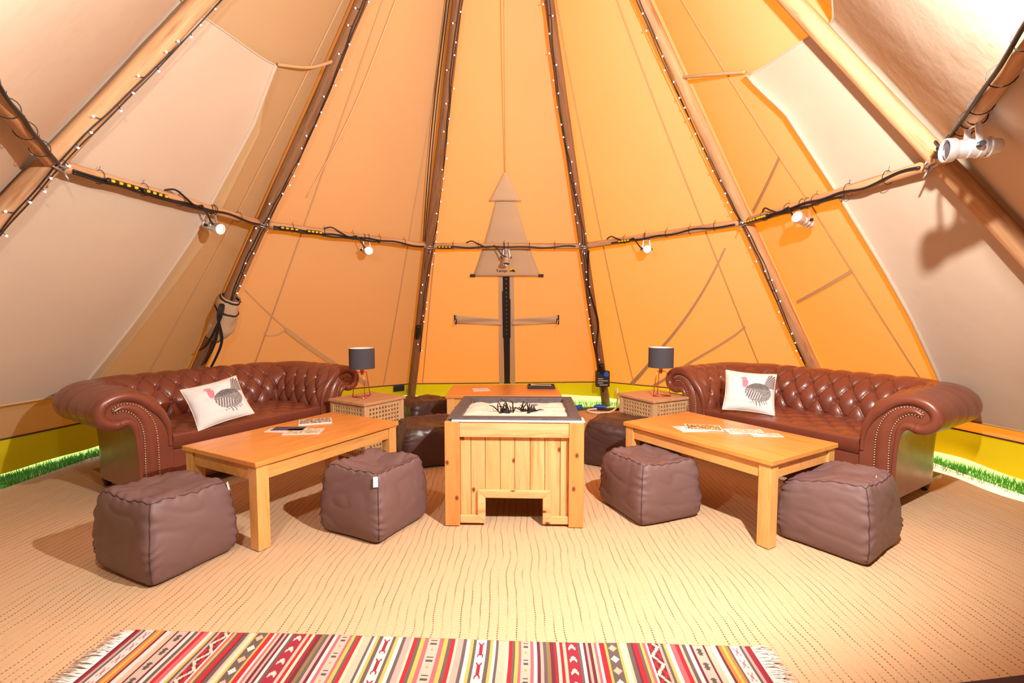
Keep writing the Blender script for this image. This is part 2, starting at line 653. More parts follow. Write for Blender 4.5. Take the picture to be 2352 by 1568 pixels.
strip(walls[2], 'strap', [(2.314, 1.044), (2.29, 0.99), (2.25, 0.975), (2.225, 1.0), (2.235, 1.03)], (0.014, 0.008), M['seam'])
strip(walls[2], 'hem_patch', [(2.905, 0.235), (2.965, 0.235)], 0.09, M['black_web'], off=CO - 0.02, n=4)

# the rest of the room behind the camera: the low cloth passage into the next tent
mb = MB()
pa, pb = pole_at(7, 2.5) + outd(7) * CO, pole_at(0, 2.5) + outd(0) * CO
mb.grid(lambda u, v: (pole_at(7, lerp(2.5, ZTOP, v)) + outd(7) * CO).lerp(pole_at(0, lerp(2.5, ZTOP, v)) + outd(0) * CO, u), 8, 16)
mb.grid(lambda u, v: pa.lerp(pb, u).lerp(Vector((lerp(2.1, -2.1, u), -3.2, 2.45)), v), 8, 8)
mb.add([(2.1, -3.2, 0), (-2.1, -3.2, 0), (-2.1, -3.2, 2.45), (2.1, -3.2, 2.45)], [(0, 1, 2, 3)])
for s, k in ((1, 7), (-1, 0)):
    f0 = FT[k] + outd(k) * CO
    t0 = pole_at(k, 2.5) + outd(k) * CO
    mb.add([f0, (2.1 * s, -3.2, 0), (2.1 * s, -3.2, 2.45), t0], [(0, 1, 2, 3)])
struct(mb.build('wall_front', M['drape']), 'beige canvas passage behind the viewer')


# beige inner drapes hung over the orange canvas at both sides
redge = [(0.465, 5.47), (0.771, 5.508), (1.177, 5.544), (1.49, 5.561), (2.03, 5.583), (2.483, 5.591), (2.70, 5.53), (2.761, 5.515)]
ledge = [(0.615, 1.56), (0.707, 1.567), (1.204, 1.616), (1.781, 1.651), (2.522, 1.632), (2.871, 1.561)]


def drape2(name, label, edge, a_end, zlo, zhi, sgn):
    """sheet from a slanting free edge (edge: z -> panel coordinate) to a_end"""
    mb = MB()

    def pt(u, v):
        z = lerp(zlo, zhi, v)
        a0 = interp(edge, z)
        a = lerp(a0, a_end, u)
        f = a - math.floor(a)
        k = max(0, min(int(math.floor(a)), 6))
        nn = outd(k).lerp(outd(min(k + 1, 7)), f).normalized()
        lift = 0.03 * math.exp(-u * 30)
        s_ = 0.05 * math.sin(PI * f) * math.sin(PI * z / ZTOP) + lift
        s_ += 0.02 * noise.noise(Vector((a * 2.6, z * 0.8, 7.7))) * math.sin(PI * f)
        return surf(a, z, 0.095) - nn * s_
    mb.grid(lambda u, v: pt(u ** 1.6, v), 60, 40)
    o = mb.build(name, M['drape'], smooth=True)
    tag(o, label, 'drape')
    mb = MB()
    mb.tube([pt(0, i / 40) for i in range(41)], 0.013, 8)
    mb.build('rolled_edge', M['drape'], o, smooth=True)
    mb = MB()
    mb.tube([pt(i / 40, 0) for i in range(41)], 0.008, 8)
    mb.build('hem', M['seam'], o, smooth=True)
    mb = MB()
    mb.tube([pt(i / 40, 1) for i in range(41)], 0.006, 8)
    mb.build('top_hem', M['drape'], o, smooth=True)
    return o


drape2('beige_drape', 'beige cloth drape behind the right sofa, its edge curling over orange canvas', redge, 6.98, 0.465, 2.761, 1)
drape2('beige_drape', 'large beige cloth drape on the left, behind the thick slanting log', ledge, 0.02, 0.615, 2.871, -1)

# tan selvedge band beside the left drape
lb = [(1.567, 0.707), (1.616, 1.204), (1.651, 1.781), (1.632, 2.522), (1.575, 2.82)]
lw = [(1.627, 0.687), (1.686, 1.203), (1.756, 1.81), (1.733, 2.572), (1.60, 2.85)]
mb = MB()


def band_pt(u, v):
    i = min(int(v * 4), 3)
    f = v * 4 - i
    a = lerp(lerp(lb[i][0], lb[i + 1][0], f) - 0.02, lerp(lw[i][0], lw[i + 1][0], f), u)
    z = lerp(lb[i][1], lb[i + 1][1], f)
    return canvas_pt(a, z, 0.112)


mb.grid(band_pt, 8, 40)
tag(mb.build('selvedge_band', M['band'], smooth=True), 'narrow tan band of cloth along the edge of the left drape', 'cloth band')

# ------------------------------------------------------------------ log poles and cross bars
def knobbly(pts, r0, r1, n, seed, mat, name, parent):
    mb = MB()
    P = [Vector(p) for p in pts]
    m = 40
    line = []
    rs = []
    for i in range(m + 1):
        t = i / m
        p = P[0].lerp(P[-1], t)
        wv = Vector((noise.noise(Vector((t * 5, seed, 0))), noise.noise(Vector((t * 5, seed, 9))), 0)) * 0.012 * math.sin(PI * t)
        line.append(p + wv)
        rs.append(lerp(r0, r1, t) * (1 + 0.07 * noise.noise(Vector((t * 16, seed, 4)))))
    # model the log along its own axis so that the grain follows it
    q = (P[-1] - P[0]).to_track_quat('Z', 'Y')
    qi = q.inverted()
    mb.tube([qi @ (p - P[0]) for p in line], rs, n)
    o = mb.build(name, mat, parent, smooth=True)
    o.location = P[0] - parent.location
    o.rotation_euler = q.to_euler()
    return o


pole_lab = ['pale log pole beside the entrance on the far left', 'thick pale log slanting up the left edge in front of beige cloth',
            'brown log pole with a canvas bag strapped to it, behind the left sofa', 'brown log pole left of the zip door, dark cords beside it',
            'brown log pole right of the zip door with a black power box at its foot', 'log pole behind the right sofa, strung with tiny lights',
            'thick pale log slanting down the upper right corner', 'pale log pole beside the entrance on the far right']
POLES = []
for k in range(8):
    t = thing('log_pole', pole_lab[k], 'pole', FT[k], group='tent poles')
    POLES.append(t)
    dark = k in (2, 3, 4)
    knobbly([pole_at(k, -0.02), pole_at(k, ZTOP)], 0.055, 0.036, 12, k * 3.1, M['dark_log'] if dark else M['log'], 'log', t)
    # steel shackle where the cross bars meet the pole
    J = pole_at(k, ZR[k])
    ax = (TP[k] - FT[k]).normalized()
    mb = MB()
    q = ax.orthogonal().normalized()
    b2 = ax.cross(q)
    mb.tube([J + (q * math.cos(a) + b2 * math.sin(a)) * 0.056 for a in [2 * PI * i / 24 for i in range(24)]], 0.007, 6, closed=True)
    mb.tube([J + ax * 0.02 + (q * math.cos(a) + b2 * math.sin(a)) * 0.056 for a in [2 * PI * i / 24 for i in range(24)]], 0.005, 6, closed=True)
    for dz in (-0.03, 0.03):
        mb.tube([J + Vector((0, 0, dz)) - outd(k) * 0.05, J + Vector((0, 0, dz - 0.05)) - outd(k) * 0.075], 0.005, 6)
    mb.build('shackle', M['steel'], t, smooth=True, world=True)

bar_lab = ['cross bar log running off the left edge of the picture', 'cross bar log in front of the left beige drape', 'cross bar log between the canvas bag pole and the zip door pole',
           'cross bar log passing in front of the vent flap', 'cross bar log above the right side lamp', 'cross bar log reaching the edge of the right beige drape',
           'cross bar log carrying the brightest spotlight, upper right']
BARS = []


def bar_ends(k):
    a = pole_at(k, ZR[k])
    b = pole_at(k + 1, ZR[k + 1])
    d = (b - a).normalized()
    return a + d * 0.05, b - d * 0.05


for k in range(7):
    a, b = bar_ends(k)
    t = thing('cross_bar', bar_lab[k], 'pole', a, group='cross bars between the poles')
    BARS.append(t)
    knobbly([a, b], 0.034, 0.030, 12, 50 + k, M['log'], 'log', t)


# ------------------------------------------------------------------ spotlights
def spotlight(name, label, loc, aim, on, scale=1.0, energy=0, target=None):
    loc = Vector(loc)
    t = thing(name, label, 'spotlight', loc, group='ring spotlights')
    d = Vector(aim).normalized()
    q = d.to_track_quat('Z', 'Y').to_matrix().to_4x4()
    T = Matrix.Translation((0, 0, -0.085)) @ q @ Matrix.Scale(scale, 4)
    mb = MB()
    mb.lathe([(0.012, -0.085), (0.024, -0.078), (0.027, -0.06), (0.027, -0.035), (0.031, -0.03), (0.031, 0.045), (0.036, 0.05), (0.040, 0.056), (0.040, 0.078), (0.036, 0.080), (0.034, 0.07)], 24, T, caps=False)
    for z in (-0.05, -0.02, 0.01):
        mb.lathe([(0.0312, z), (0.034, z + 0.003), (0.034, z + 0.007), (0.0312, z + 0.01)], 24, T, caps=False)
    mb.build('housing', M['aluminium'], t, smooth=True, auto=35)
    mb = MB()
    mb.lathe([(0.034, 0.066), (0.028, 0.070), (0.015, 0.073), (0.002, 0.074)], 20, T)
    mb.build('lens', M['lens_on'] if on else M['lens_off'], t, smooth=True)
    # yoke from the sides of the can up to the bar
    side = d.cross(Vector((0, 0, 1))).normalized()
    mb = MB()
    for s in (-1, 1):
        base = Vector((0, 0, -0.085)) + side * s * 0.040 * scale
        top = Vector((0, 0, 0.0)) + side * s * 0.026 * scale
        ex = Vector((0, 0, 1)).cross(side)
        for p0, p1 in ((base, top),):
            vs = []
            for p in (p0, p1):
                for e1, e2 in ((-1, -1), (1, -1), (1, 1), (-1, 1)):
                    vs.append(p + ex * e1 * 0.009 * scale + side * e2 * 0.0022)
            mb.add(vs, [(0, 1, 2, 3), (7, 6, 5, 4), (0, 4, 5, 1), (1, 5, 6, 2), (2, 6, 7, 3), (3, 7, 4, 0)])
    mb.tube([Vector((0, 0, 0.0)) - side * 0.030 * scale, Vector((0, 0, 0.0)) + side * 0.030 * scale], 0.006, 8)
    mb.build('yoke', M['aluminium'], t)
    for s in (-1, 1):
        mb = MB()
        c = Vector((0, 0, -0.085)) + side * s * 0.040 * scale
        mb.tube([c, c + side * s * 0.016 * scale], 0.010 * scale, 10)
        mb.build('knob', M['black_plastic'], t, smooth=True, auto=40)
    # zip ties round the bar
    mb = MB()
    for s in (-0.02, 0.02):
        c = Vector((0, 0, 0.034)) + side * s
        u = Vector((0, 0, 1)).cross(side).normalized()
        mb.tube([c + (Vector((0, 0, 1)) * math.cos(a) + u * math.sin(a)) * 0.037 for a in [2 * PI * i / 16 for i in range(16)]], 0.0025, 5, closed=True)
    mb.build('cable_tie', M['tie'], t, smooth=True)
    if energy:
        lp = spot_lamp('lamp_light', loc + Vector((0, 0, -0.085)) + d * 0.09 * scale, loc + Vector((0, 0, -0.085)) + d, energy, 70, 0.6, 0.02, (1.0, 0.84, 0.66))
    return t


def on_bar(k, f, dz=-0.034):
    a, b = bar_ends(k)
    p = a.lerp(b, f)
    return p + Vector((0, 0, dz))


SPOTS = []
SPOTS.append((1, 0.665, spotlight('spotlight', 'lit chrome spotlight hanging against the left beige drape', on_bar(1, 0.665), (0.85, -0.25, -0.30), True, 1.05, 4)))
SPOTS.append((2, 0.575, spotlight('spotlight', 'lit chrome spotlight on the bar above the left side lamp', on_bar(2, 0.575), (0.35, -0.55, -0.1), True, 1.05, 4)))
SPOTS.append((3, 0.50, spotlight('spotlight', 'unlit spotlight pointing down in front of the vent flap', on_bar(3, 0.50), (0.0, -0.35, -0.9), False, 1.0, 0)))
SPOTS.append((4, 0.44, spotlight('spotlight', 'lit spotlight facing out beside the zip door panel, above the right lamp', on_bar(4, 0.44), (-0.15, -0.9, -0.1), True, 1.0, 4)))
SPOTS.append((5, 0.41, spotlight('spotlight', 'chrome spotlight with a dark shadow on orange canvas at right', on_bar(5, 0.41), (-0.8, -0.35, 0.25), True, 1.05, 4)))
SPOTS.append((6, 0.33, spotlight('spotlight', 'big bright white spotlight at the far right edge', on_bar(6, 0.33), (-0.95, 0.25, -0.02), False, 1.15, 0)))


# ------------------------------------------------------------------ cables along the bars
def bar_cable(k, f0, f1, label, conns, dip_at=None, seed=0, r=0.0075):
    a, b = bar_ends(k)
    d = (b - a).normalized()
    inw = (Vector((0, 2.9, 0)) - (a + b) * 0.5)
    inw.z = 0
    inw.normalize()
    t = thing('power_cable', label, 'cable', a.lerp(b, f0), group='cables along the bars')
    rnd = random.Random(seed)
    pts = []
    n = 26
    for i in range(n + 1):
        f = lerp(f0, f1, i / n)
        p = a.lerp(b, f)
        ang = -0.25 + 0.55 * noise.noise(Vector((f * 6, seed, 0)))
        p = p + inw * 0.040 * math.cos(ang) + Vector((0, 0, 0.040 * math.sin(ang) - 0.004))
        pts.append(p)
    mb = MB()
    mb.tube(smoothpath(pts, 3), r, 8)
    if k in (1, 2, 5):
        pts = []
        for i in range(n + 1):
            f = lerp(f0, lerp(f0, f1, 0.66), i / n)
            p = a.lerp(b, f)
            ang = -0.55 + 0.75 * noise.noise(Vector((f * 7, seed + 20, 0)))
            pts.append(p + inw * 0.043 * math.cos(ang) + Vector((0, 0, 0.043 * math.sin(ang) - 0.008)))
        mb.tube(smoothpath(pts, 3), r, 8)
    # a loose loop under the bar
    if dip_at:
        f = dip_at
        p = a.lerp(b, f)
        q = [p + inw * 0.04, p + inw * 0.045 + d * 0.04 + Vector((0, 0, -0.05)), p + inw * 0.04 + d * 0.08 + Vector((0, 0, -0.10)), p + inw * 0.03 + d * 0.13 + Vector((0, 0, -0.12))]
        mb.tube(smoothpath(q, 6), r * 0.85, 7)
        q = [p - d * 0.30 + inw * 0.03 + Vector((0, 0, 0.03)), p - d * 0.24 + inw * 0.055 + Vector((0, 0, 0.045)), p - d * 0.16 + inw * 0.06 + Vector((0, 0, 0.01)), p - d * 0.08 + inw * 0.055 + Vector((0, 0, -0.02)), p + inw * 0.04]
        mb.tube(smoothpath(q, 6), r * 0.85, 7)
    mb.build('cord', M['black_plastic'], t, smooth=True, world=True)
    for f, ln in conns:
        p = a.lerp(b, f) + inw * 0.052 + Vector((0, 0, -0.018))
        mb = MB()
        mb.tube([p - d * ln / 2, p - d * ln * 0.46, p - d * ln * 0.45, p + d * ln * 0.45, p + d * ln * 0.46, p + d * ln / 2], [0.008, 0.012, 0.016, 0.016, 0.012, 0.008], 10)
        c = mb.build('socket_strip', M['black_plastic'], t, smooth=True, world=True, auto=40)
        for q in (-0.36, -0.12, 0.12, 0.36):
            mb = MB()
            e = p + d * ln * q + inw * 0.012
            mb.tube([e - d * 0.010, e + d * 0.010], 0.0085, 8)
            y = mb.build('yellow_cap', M['yellow_plastic'], c, smooth=True, auto=40)
            L = t.location
            y.data.transform(Matrix.Translation((-L[0], -L[1], -L[2])))
    # cable ties
    for j in range(5):
        f = lerp(f0, f1, (j + 0.6) / 5.4)
        p = a.lerp(b, f) + inw * 0.006
        u = Vector((0, 0, 1))
        mb = MB()
        mb.tube([p + (u * math.cos(x) + inw * math.sin(x)) * 0.0385 for x in [2 * PI * i / 16 for i in range(16)]], 0.002, 5, closed=True)
        mb.tube([p + u * 0.04, p + u * 0.062 + d * 0.008], 0.0015, 4)
        mb.build('cable_tie', M['tie'], t, smooth=True, world=True)
    return t


bar_cable(0, 0.25, 0.99, 'black cable on the bar at the left edge of the picture', [], seed=1)
bar_cable(1, 0.02, 0.98, 'black cable on the bar before the left drape, long yellow-capped sockets', [(0.19, 0.20), (0.33, 0.18)], 0.58, 2)
bar_cable(2, 0.02, 0.98, 'black cable on the bar left of the zip door pole', [(0.10, 0.16), (0.24, 0.14)], 0.50, 3)
bar_cable(3, 0.03, 0.97, 'black cable on the bar crossing the vent flap', [(0.08, 0.15)], 0.42, 4)
bar_cable(4, 0.20, 0.98, 'black cable on the bar above the right side lamp', [(0.30, 0.13)], 0.36, 5)
bar_cable(5, 0.02, 0.98, 'black cable on the bar ending at the pale log, right side', [(0.06, 0.14), (0.15, 0.12)], 0.33, 6)
bar_cable(6, 0.05, 0.80, 'black cable beside the big bright spotlight at the right edge', [(0.12, 0.14)], 0.22, 7)


# ------------------------------------------------------------------ fairy light strings up the poles
led_me = None


def fairy(k, z0, z1, label, side, step, seed, coil=0.9):
    global led_me
    t = thing('fairy_lights', label, 'fairy lights', pole_at(k, z0), group='fairy light strings')
    ax = (TP[k] - FT[k]).normalized()
    to = (Vector((0, 0, CAM_H)) - pole_at(k, (z0 + z1) / 2))
    to = (to - ax * to.dot(ax)).normalized()
    sd_ = ax.cross(to)
    rnd = random.Random(seed)

    def on(z, ph, rr):
        return pole_at(k, z) + (to * math.cos(ph) + sd_ * math.sin(ph)) * rr
    mb = MB()
    n = 90
    phs = lambda z: side + coil * 0.6 * math.sin(z * 3.1 + seed) + 0.25 * noise.noise(Vector((z * 5, seed, 0)))
    mb.tube([on(lerp(z0, z1, i / n), phs(lerp(z0, z1, i / n)), 0.058) for i in range(n + 1)], 0.0035, 6)
    mb.tube([on(lerp(z0, z1, i / n), phs(lerp(z0, z1, i / n) + 0.05) + 0.35, 0.056) for i in range(n + 1)], 0.003, 6)
    stub = []
    z = z0
    while z < z1:
        ph = phs(z) + rnd.choice((-0.5, 0.6, 0.2))
        p = on(z, ph, 0.060 + 0.012 * rnd.random())
        mb.tube([on(z + 0.01, phs(z), 0.058), p], 0.002, 5)
        stub.append(p)
        z += step * (0.75 + 0.5 * rnd.random())
    mb.build('wire', M['black_plastic'], t, smooth=True, world=True)
    if led_me is None:
        q = MB()
        q.sphere((0, 0, 0), 0.0058, 8, 5)
        tmp = q.build('bulb', M['led'], smooth=True)
        led_me = tmp.data
        bpy.data.objects.remove(tmp)
    for p in stub:
        o = bpy.data.objects.new('bulb', led_me)
        col.objects.link(o)
        o.parent = t
        o.location = p - t.location
    return t


fairy(1, 1.55, 3.3, 'string of white lights along the thick log at the left edge', 0.9, 0.075, 11)
fairy(2, 1.33, 3.6, 'string of white lights up the pole above the canvas bag', 0.5, 0.085, 12)
fairy(3, 0.75, 3.9, 'string of white lights up the pole left of the zip door', 0.7, 0.095, 13)
fairy(4, 0.40, 3.9, 'string of white lights up the pole right of the zip door', -0.6, 0.095, 14)
fairy(5, 0.62, 3.6, 'string of white lights up the pole behind the right sofa', -1.1, 0.09, 15)

# black controller boxes on two of the strings
for t_, k_, z_ in ((bpy.data.objects['fairy_lights.002'], 3, 0.98), (bpy.data.objects['fairy_lights.003'], 4, 0.50)):
    ax = (TP[k_] - FT[k_]).normalized()
    c = pole_at(k_, z_) + Vector((0, -0.07, 0))
    mb = MB()
    mb.tube([c - ax * 0.09, c - ax * 0.08, c + ax * 0.08, c + ax * 0.09], [0.02, 0.032, 0.032, 0.02], 8)
    mb.build('controller', M['black_plastic'], t_, smooth=True, world=True, auto=40)

# ------------------------------------------------------------------ cords and ropes
def rope(name, label, pts, r, mat, cat='cord', group=None, n=10):
    p0 = Vector(pts[0])
    mb = MB()
    mb.tube(smoothpath([Vector(p) for p in pts], n), r, 7)
    o = mb.build(name, mat, smooth=True, origin=tuple(p0))
    return tag(o, label, cat, group)


rope('guy_rope', 'thin white rope slanting down the canvas right of the canvas bag pole', [canvas_pt(2.36, 3.9, CO - 0.03), canvas_pt(2.27, 2.9, CO - 0.05), canvas_pt(2.189, 2.211, CO - 0.02)], 0.003, M['cord'])
for j, (dx, lab) in enumerate(((-0.10, 'dark cord running down left of the zip door pole, outer one'), (-0.075, 'dark cord running down left of the zip door pole, inner one'))):
    rope('hanging_cord', lab, [pole_at(3, 4.2) + Vector((dx * 0.8, 0, 0)), pole_at(3, 3.0) + Vector((dx, -0.02, 0)), pole_at(3, 1.95) + Vector((dx * 0.6, -0.04, 0))], 0.005, M['black_web'])
rope('tie_rope', 'rope tying the left drape corner to the canvas bag pole', [surf(1.60, 2.90, 0.05), surf(1.80, 2.98, -0.01), pole_at(2, 3.12)], 0.012, M['seam'])
rope('tie_rope', 'rope tying the right drape corner to the log pole', [surf(5.49, 2.80, 0.05), surf(5.25, 2.90, -0.01), pole_at(5, 3.0)], 0.012, M['seam'])


# ------------------------------------------------------------------ vent flap with logo, zip door with ties
def wall_pt(a, z, off):
    return canvas_pt(a, z, off)


vf = thing('vent_flap', 'tan tree-shaped vent flap with a small yellow logo on the back canvas', 'vent flap', wall_pt(3.498, 1.607, CO - 0.03))


def quadsheet(corners, off, mat, name, parent, nu=10, nv=14, puff=0.0, wave=0.0):
    """corners: (a,z) bottom-left, bottom-right, top-right, top-left"""
    bl, br, tr, tl = corners
    mb = MB()

    def pt(u, v):
        a = lerp(lerp(bl[0], br[0], u), lerp(tl[0], tr[0], u), v)
        z = lerp(lerp(bl[1], br[1], u), lerp(tl[1], tr[1], u), v)
        o_ = off - puff * math.sin(PI * u) * (1 - 0.6 * v) - wave * math.sin(v * 21 + 0.7 * u) * math.sin(PI * u)
        return wall_pt(a, z, o_)
    mb.grid(pt, nu, nv)
    return mb.build(name, mat, parent, smooth=True, world=True, solid=0.004)


quadsheet([(3.295, 1.607), (3.706, 1.607), (3.560, 2.36), (3.434, 2.36)], CO - 0.02, M['patch'], 'flap', vf, puff=0.03, wave=0.004, nv=30)
quadsheet([(3.383, 2.325), (3.608, 2.325), (3.503, 2.568), (3.489, 2.568)], CO - 0.045, M['patch'], 'hood', vf, puff=0.02)
for a0 in (3.293, 3.708):
    mb = MB()
    c = wall_pt(a0, 1.612, CO - 0.03)
    mb.box(c.x - 0.028, c.x + 0.028, c.y - 0.012, c.y + 0.012, c.z - 0.012, c.z + 0.022)
    mb.build('corner_tab', M['black_web'], vf, world=True, bevel=0.004)
vc = rope('cord', 'thin cord', [wall_pt(3.496, 2.56, CO - 0.03), wall_pt(3.497, 3.2, CO - 0.09), wall_pt(3.499, 3.775, CO - 0.12)], 0.0045, M['seam'])
del vc['category'], vc['label']
vc.location = vc.location - vf.location
vc.parent = vf
mb = MB()
c = wall_pt(3.499, 3.79, CO - 0.12)
mb.tube([c + Vector((0, 0, -0.04)), c, c + Vector((0, 0, 0.10))], [0.03, 0.045, 0.045], 12)
tag(mb.build('cord_toggle', M['log'], smooth=True, auto=40, origin=tuple(c)), 'wooden toggle at the top of the vent cord', 'toggle')

# logo: yellow disc, black tents, lettering
nrm = (wall_pt(3.45, 1.72, CO) - wall_pt(3.55, 1.72, CO)).cross(wall_pt(3.5, 1.9, CO) - wall_pt(3.5, 1.6, CO)).normalized()
if nrm.y > 0:
    nrm = -nrm
upv = (wall_pt(3.5, 1.9, CO) - wall_pt(3.5, 1.6, CO)).normalized()
rtv = Vector((1, 0, 0))
LC = wall_pt(3.535, 1.695, CO - 0.02) + nrm * 0.040


def flat(pts2, lift, mat, name, parent, th=0.002):
    poly = [LC + rtv * x + upv * y + nrm * lift for x, y in pts2]
    tris = tessellate_polygon([poly])
    mb = MB()
    n = len(poly)
    back = [p - nrm * th for p in poly]
    fs = [tuple(t) for t in tris] + [tuple(n + i for i in reversed(t)) for t in tris] + [(i, (i + 1) % n, n + (i + 1) % n, n + i) for i in range(n)]
    mb.add(poly + back, fs)
    return mb.build(name, mat, parent, world=True)


disc = [(0.030 * math.cos(a), 0.030 * math.sin(a)) for a in [2 * PI * i / 28 for i in range(28)] if math.sin(a) > -0.55]
flat(disc, 0.0, M['yellow_plastic'], 'logo_disc', vf)
flat([(-0.036, -0.024), (-0.016, -0.002), (-0.012, 0.001), (-0.004, -0.006), (0.006, 0.010), (0.009, 0.012), (0.036, -0.022), (0.012, -0.016), (0.004, -0.022), (-0.006, -0.010)], 0.003, M['black_web'], 'logo_tents', vf)
cu = bpy.data.curves.new('lettering', 'FONT')
cu.body = 'Tentipi'
cu.size = 0.042
cu.extrude = 0.0008
tmp = bpy.data.objects.new('lettering', cu)
col.objects.link(tmp)
me = bpy.data.meshes.new_from_object(tmp.evaluated_get(bpy.context.evaluated_depsgraph_get()))
bpy.data.objects.remove(tmp)
me.materials.clear()
me.materials.append(M['seam_thread'])
lt = bpy.data.objects.new('lettering', me)
col.objects.link(lt)
lt.parent = vf
TM = Matrix((rtv, upv, nrm)).transposed().to_4x4()
lp = LC - rtv * 0.175 - upv * 0.022 + nrm * 0.002 - vf.location
me.transform(Matrix.Translation(lp) @ TM)

zd = thing('zip_door', 'black zip strip with tan edging below the vent flap', 'door zip', wall_pt(3.497, 0.27, CO - 0.02))
strip_w = 0.085
for nm, da, wd, mt, of in (('edging', -0.030, 0.06, M['patch'], CO - 0.014), ('edging', 0.030, 0.06, M['patch'], CO - 0.014), ('zip_cover', 0.0, 0.075, M['black_web'], CO - 0.024)):
    o = strip(None, nm, [(3.497 + da, 1.62), (3.497 + da, 0.28)], wd, mt, off=of, n=20)
    o.parent = zd
    L = zd.location
    o.data.transform(Matrix.Translation((-L[0], -L[1], -L[2])))
for sgn, z_, l in ((-1, 1.20, 0.60), (1, 1.16, 0.5)):
    o = strip(None, 'zip_flap', [(3.497 + sgn * 0.016, 1.45 if sgn < 0 else 1.36), (3.497 + sgn * 0.014, 0.9)], 0.03, M['black_web'], off=CO - 0.03, n=10)
    o.parent = zd
    L = zd.location
    o.data.transform(Matrix.Translation((-L[0], -L[1], -L[2])))
mb = MB()
for i in range(14):
    c = wall_pt(3.497, lerp(1.58, 0.95, i / 13), CO - 0.03)
    mb.sphere(c, 0.006, 8, 5)
o = mb.build('snap_studs', M['steel'], zd, smooth=True, world=True)
o['kind'] = 'stuff'
for s, lab in ((-1, 'tan door strap stretching left from the zip, black end tab'), (1, 'tan door strap stretching right from the zip, black end tab')):
    a1 = 3.497 + s * 0.29
    st = thing('door_strap', lab, 'strap', wall_pt(3.497 + s * 0.02, 1.09, CO - 0.02), group='door straps')
    mb = MB()

    def pts(u, v):
        a = lerp(3.497 + s * 0.03, a1, u)
        z = 1.09 + 0.035 * u + (v - 0.5) * lerp(0.075, 0.10, u)
        return wall_pt(a, z, CO - 0.022 - 0.008 * math.sin(v * 6.3 + u * 5))
    mb.grid(pts, 16, 6, flip=s < 0)
    mb.build('webbing', M['patch'], st, smooth=True, world=True, solid=0.003)
    mb = MB()
    c = wall_pt(a1, 1.12, CO - 0.03)
    mb.box(c.x - 0.016, c.x + 0.016, c.y - 0.008, c.y + 0.008, c.z - 0.055, c.z + 0.06)
    mb.build('end_tab', M['black_web'], st, world=True, bevel=0.003)
    mb = MB()
    mb.tube([c + Vector((0, -0.015, 0.0)), c + Vector((-0.01, -0.018, -0.05)), c + Vector((-0.02 * s, -0.012, -0.09))], 0.004, 6)
    mb.build('pull_cord', M['cord'], st, smooth=True, world=True)

# ------------------------------------------------------------------ canvas bag strapped to the pole
cb = thing('canvas_bag', 'tan canvas bag strapped to the pole with black webbing', 'bag', pole_at(2, 0.95), group=None)
axp = (TP[2] - FT[2]).normalized()
inw = (-outd(2) - axp * (-outd(2)).dot(axp)).normalized()
sdp = axp.cross(inw)
if sdp.x < 0:
    sdp = -sdp


def bagpt(u, v):
    prof = interp([(0, 0.035), (0.12, 0.06), (0.3, 0.085), (0.6, 0.082), (0.8, 0.066), (1, 0.058)], v)
    ang = u * 2 * PI
    wr = 1 + 0.17 * noise.noise(Vector((math.cos(ang) * 2.2, math.sin(ang) * 2.2, v * 3)))
    c = pole_at(2, lerp(0.98, 1.36, v)) + sdp * 0.028 * math.sin(PI * min(1, v * 1.2)) + inw * 0.02
    return c + (inw * math.cos(ang) + sdp * math.sin(ang)) * (prof + 0.018) * wr


mb = MB()
mb.grid(bagpt, 32, 24)
mb.build('sack', M['patch'], cb, smooth=True, world=True)
for v in (0.03, 0.70, 0.95):
    mb = MB()
    cen = [bagpt(i / 32, v) for i in range(32)]
    mb.tube(cen, 0.009 if v > 0.5 else 0.006, 6, closed=True)
    mb.build('drawstring', M['black_web'], cb, smooth=True, world=True)
for j in range(3):
    mb = MB()
    p = pole_at(2, 1.32) - sdp * (0.07 + 0.012 * j) + inw * 0.06
    q = [p, p - sdp * 0.03 + Vector((0, 0, -0.12)), pole_at(2, 1.0) - sdp * (0.09 - 0.06 * j) + inw * 0.11, pole_at(2, 1.0 - 0.10 * (j + 1)) + sdp * (-0.10 + 0.07 * j) + inw * (0.10 if j else 0.06)]
    qq = smoothpath(q, 8)
    vs = []
    for r_ in qq:
        vs += [r_ - sdp * 0.012, r_ + sdp * 0.012, r_ + sdp * 0.012 + inw * 0.003, r_ - sdp * 0.012 + inw * 0.003]
    fs = []
    for i in range(len(qq) - 1):
        for e in range(4):
            fs.append((i * 4 + e, i * 4 + (e + 1) % 4, i * 4 + 4 + (e + 1) % 4, i * 4 + 4 + e))
    mb.add(vs, fs)
    mb.build('webbing_strap', M['black_web'], cb, world=True)

# ------------------------------------------------------------------ power box and cables at the back pole
pbx = thing('power_box', 'black power box with a blue socket strapped low on the back pole', 'power box', pole_at(4, 0.22))
c = pole_at(4, 0.36) + Vector((-0.02, -0.10, 0.02))
mb = MB()
mb.box(c.x - 0.085, c.x + 0.085, c.y - 0.05, c.y + 0.05, c.z - 0.10, c.z + 0.10)
mb.build('case', M['black_plastic'], pbx, world=True, bevel=0.012)
mb = MB()
T = Matrix.Translation((c.x + 0.035, c.y - 0.05, c.z + 0.062)) @ Matrix.Rotation(R(90), 4, 'X')
mb.lathe([(0.034, -0.002), (0.034, 0.018), (0.028, 0.024), (0.004, 0.024)], 18, T)
mb.build('socket', M['blue_plastic'], pbx, smooth=True, world=True, auto=35)
for j in range(4):
    mb = MB()
    z = c.z + 0.005 - j * 0.026
    mb.box(c.x - 0.065 + 0.02 * (j == 3), c.x + (0.0 if j % 2 == 0 else 0.06), c.y - 0.0525, c.y - 0.050, z - 0.003, z + 0.003)
    mb.build('printed_line', M['white_plastic'], pbx, world=True)
mb = MB()
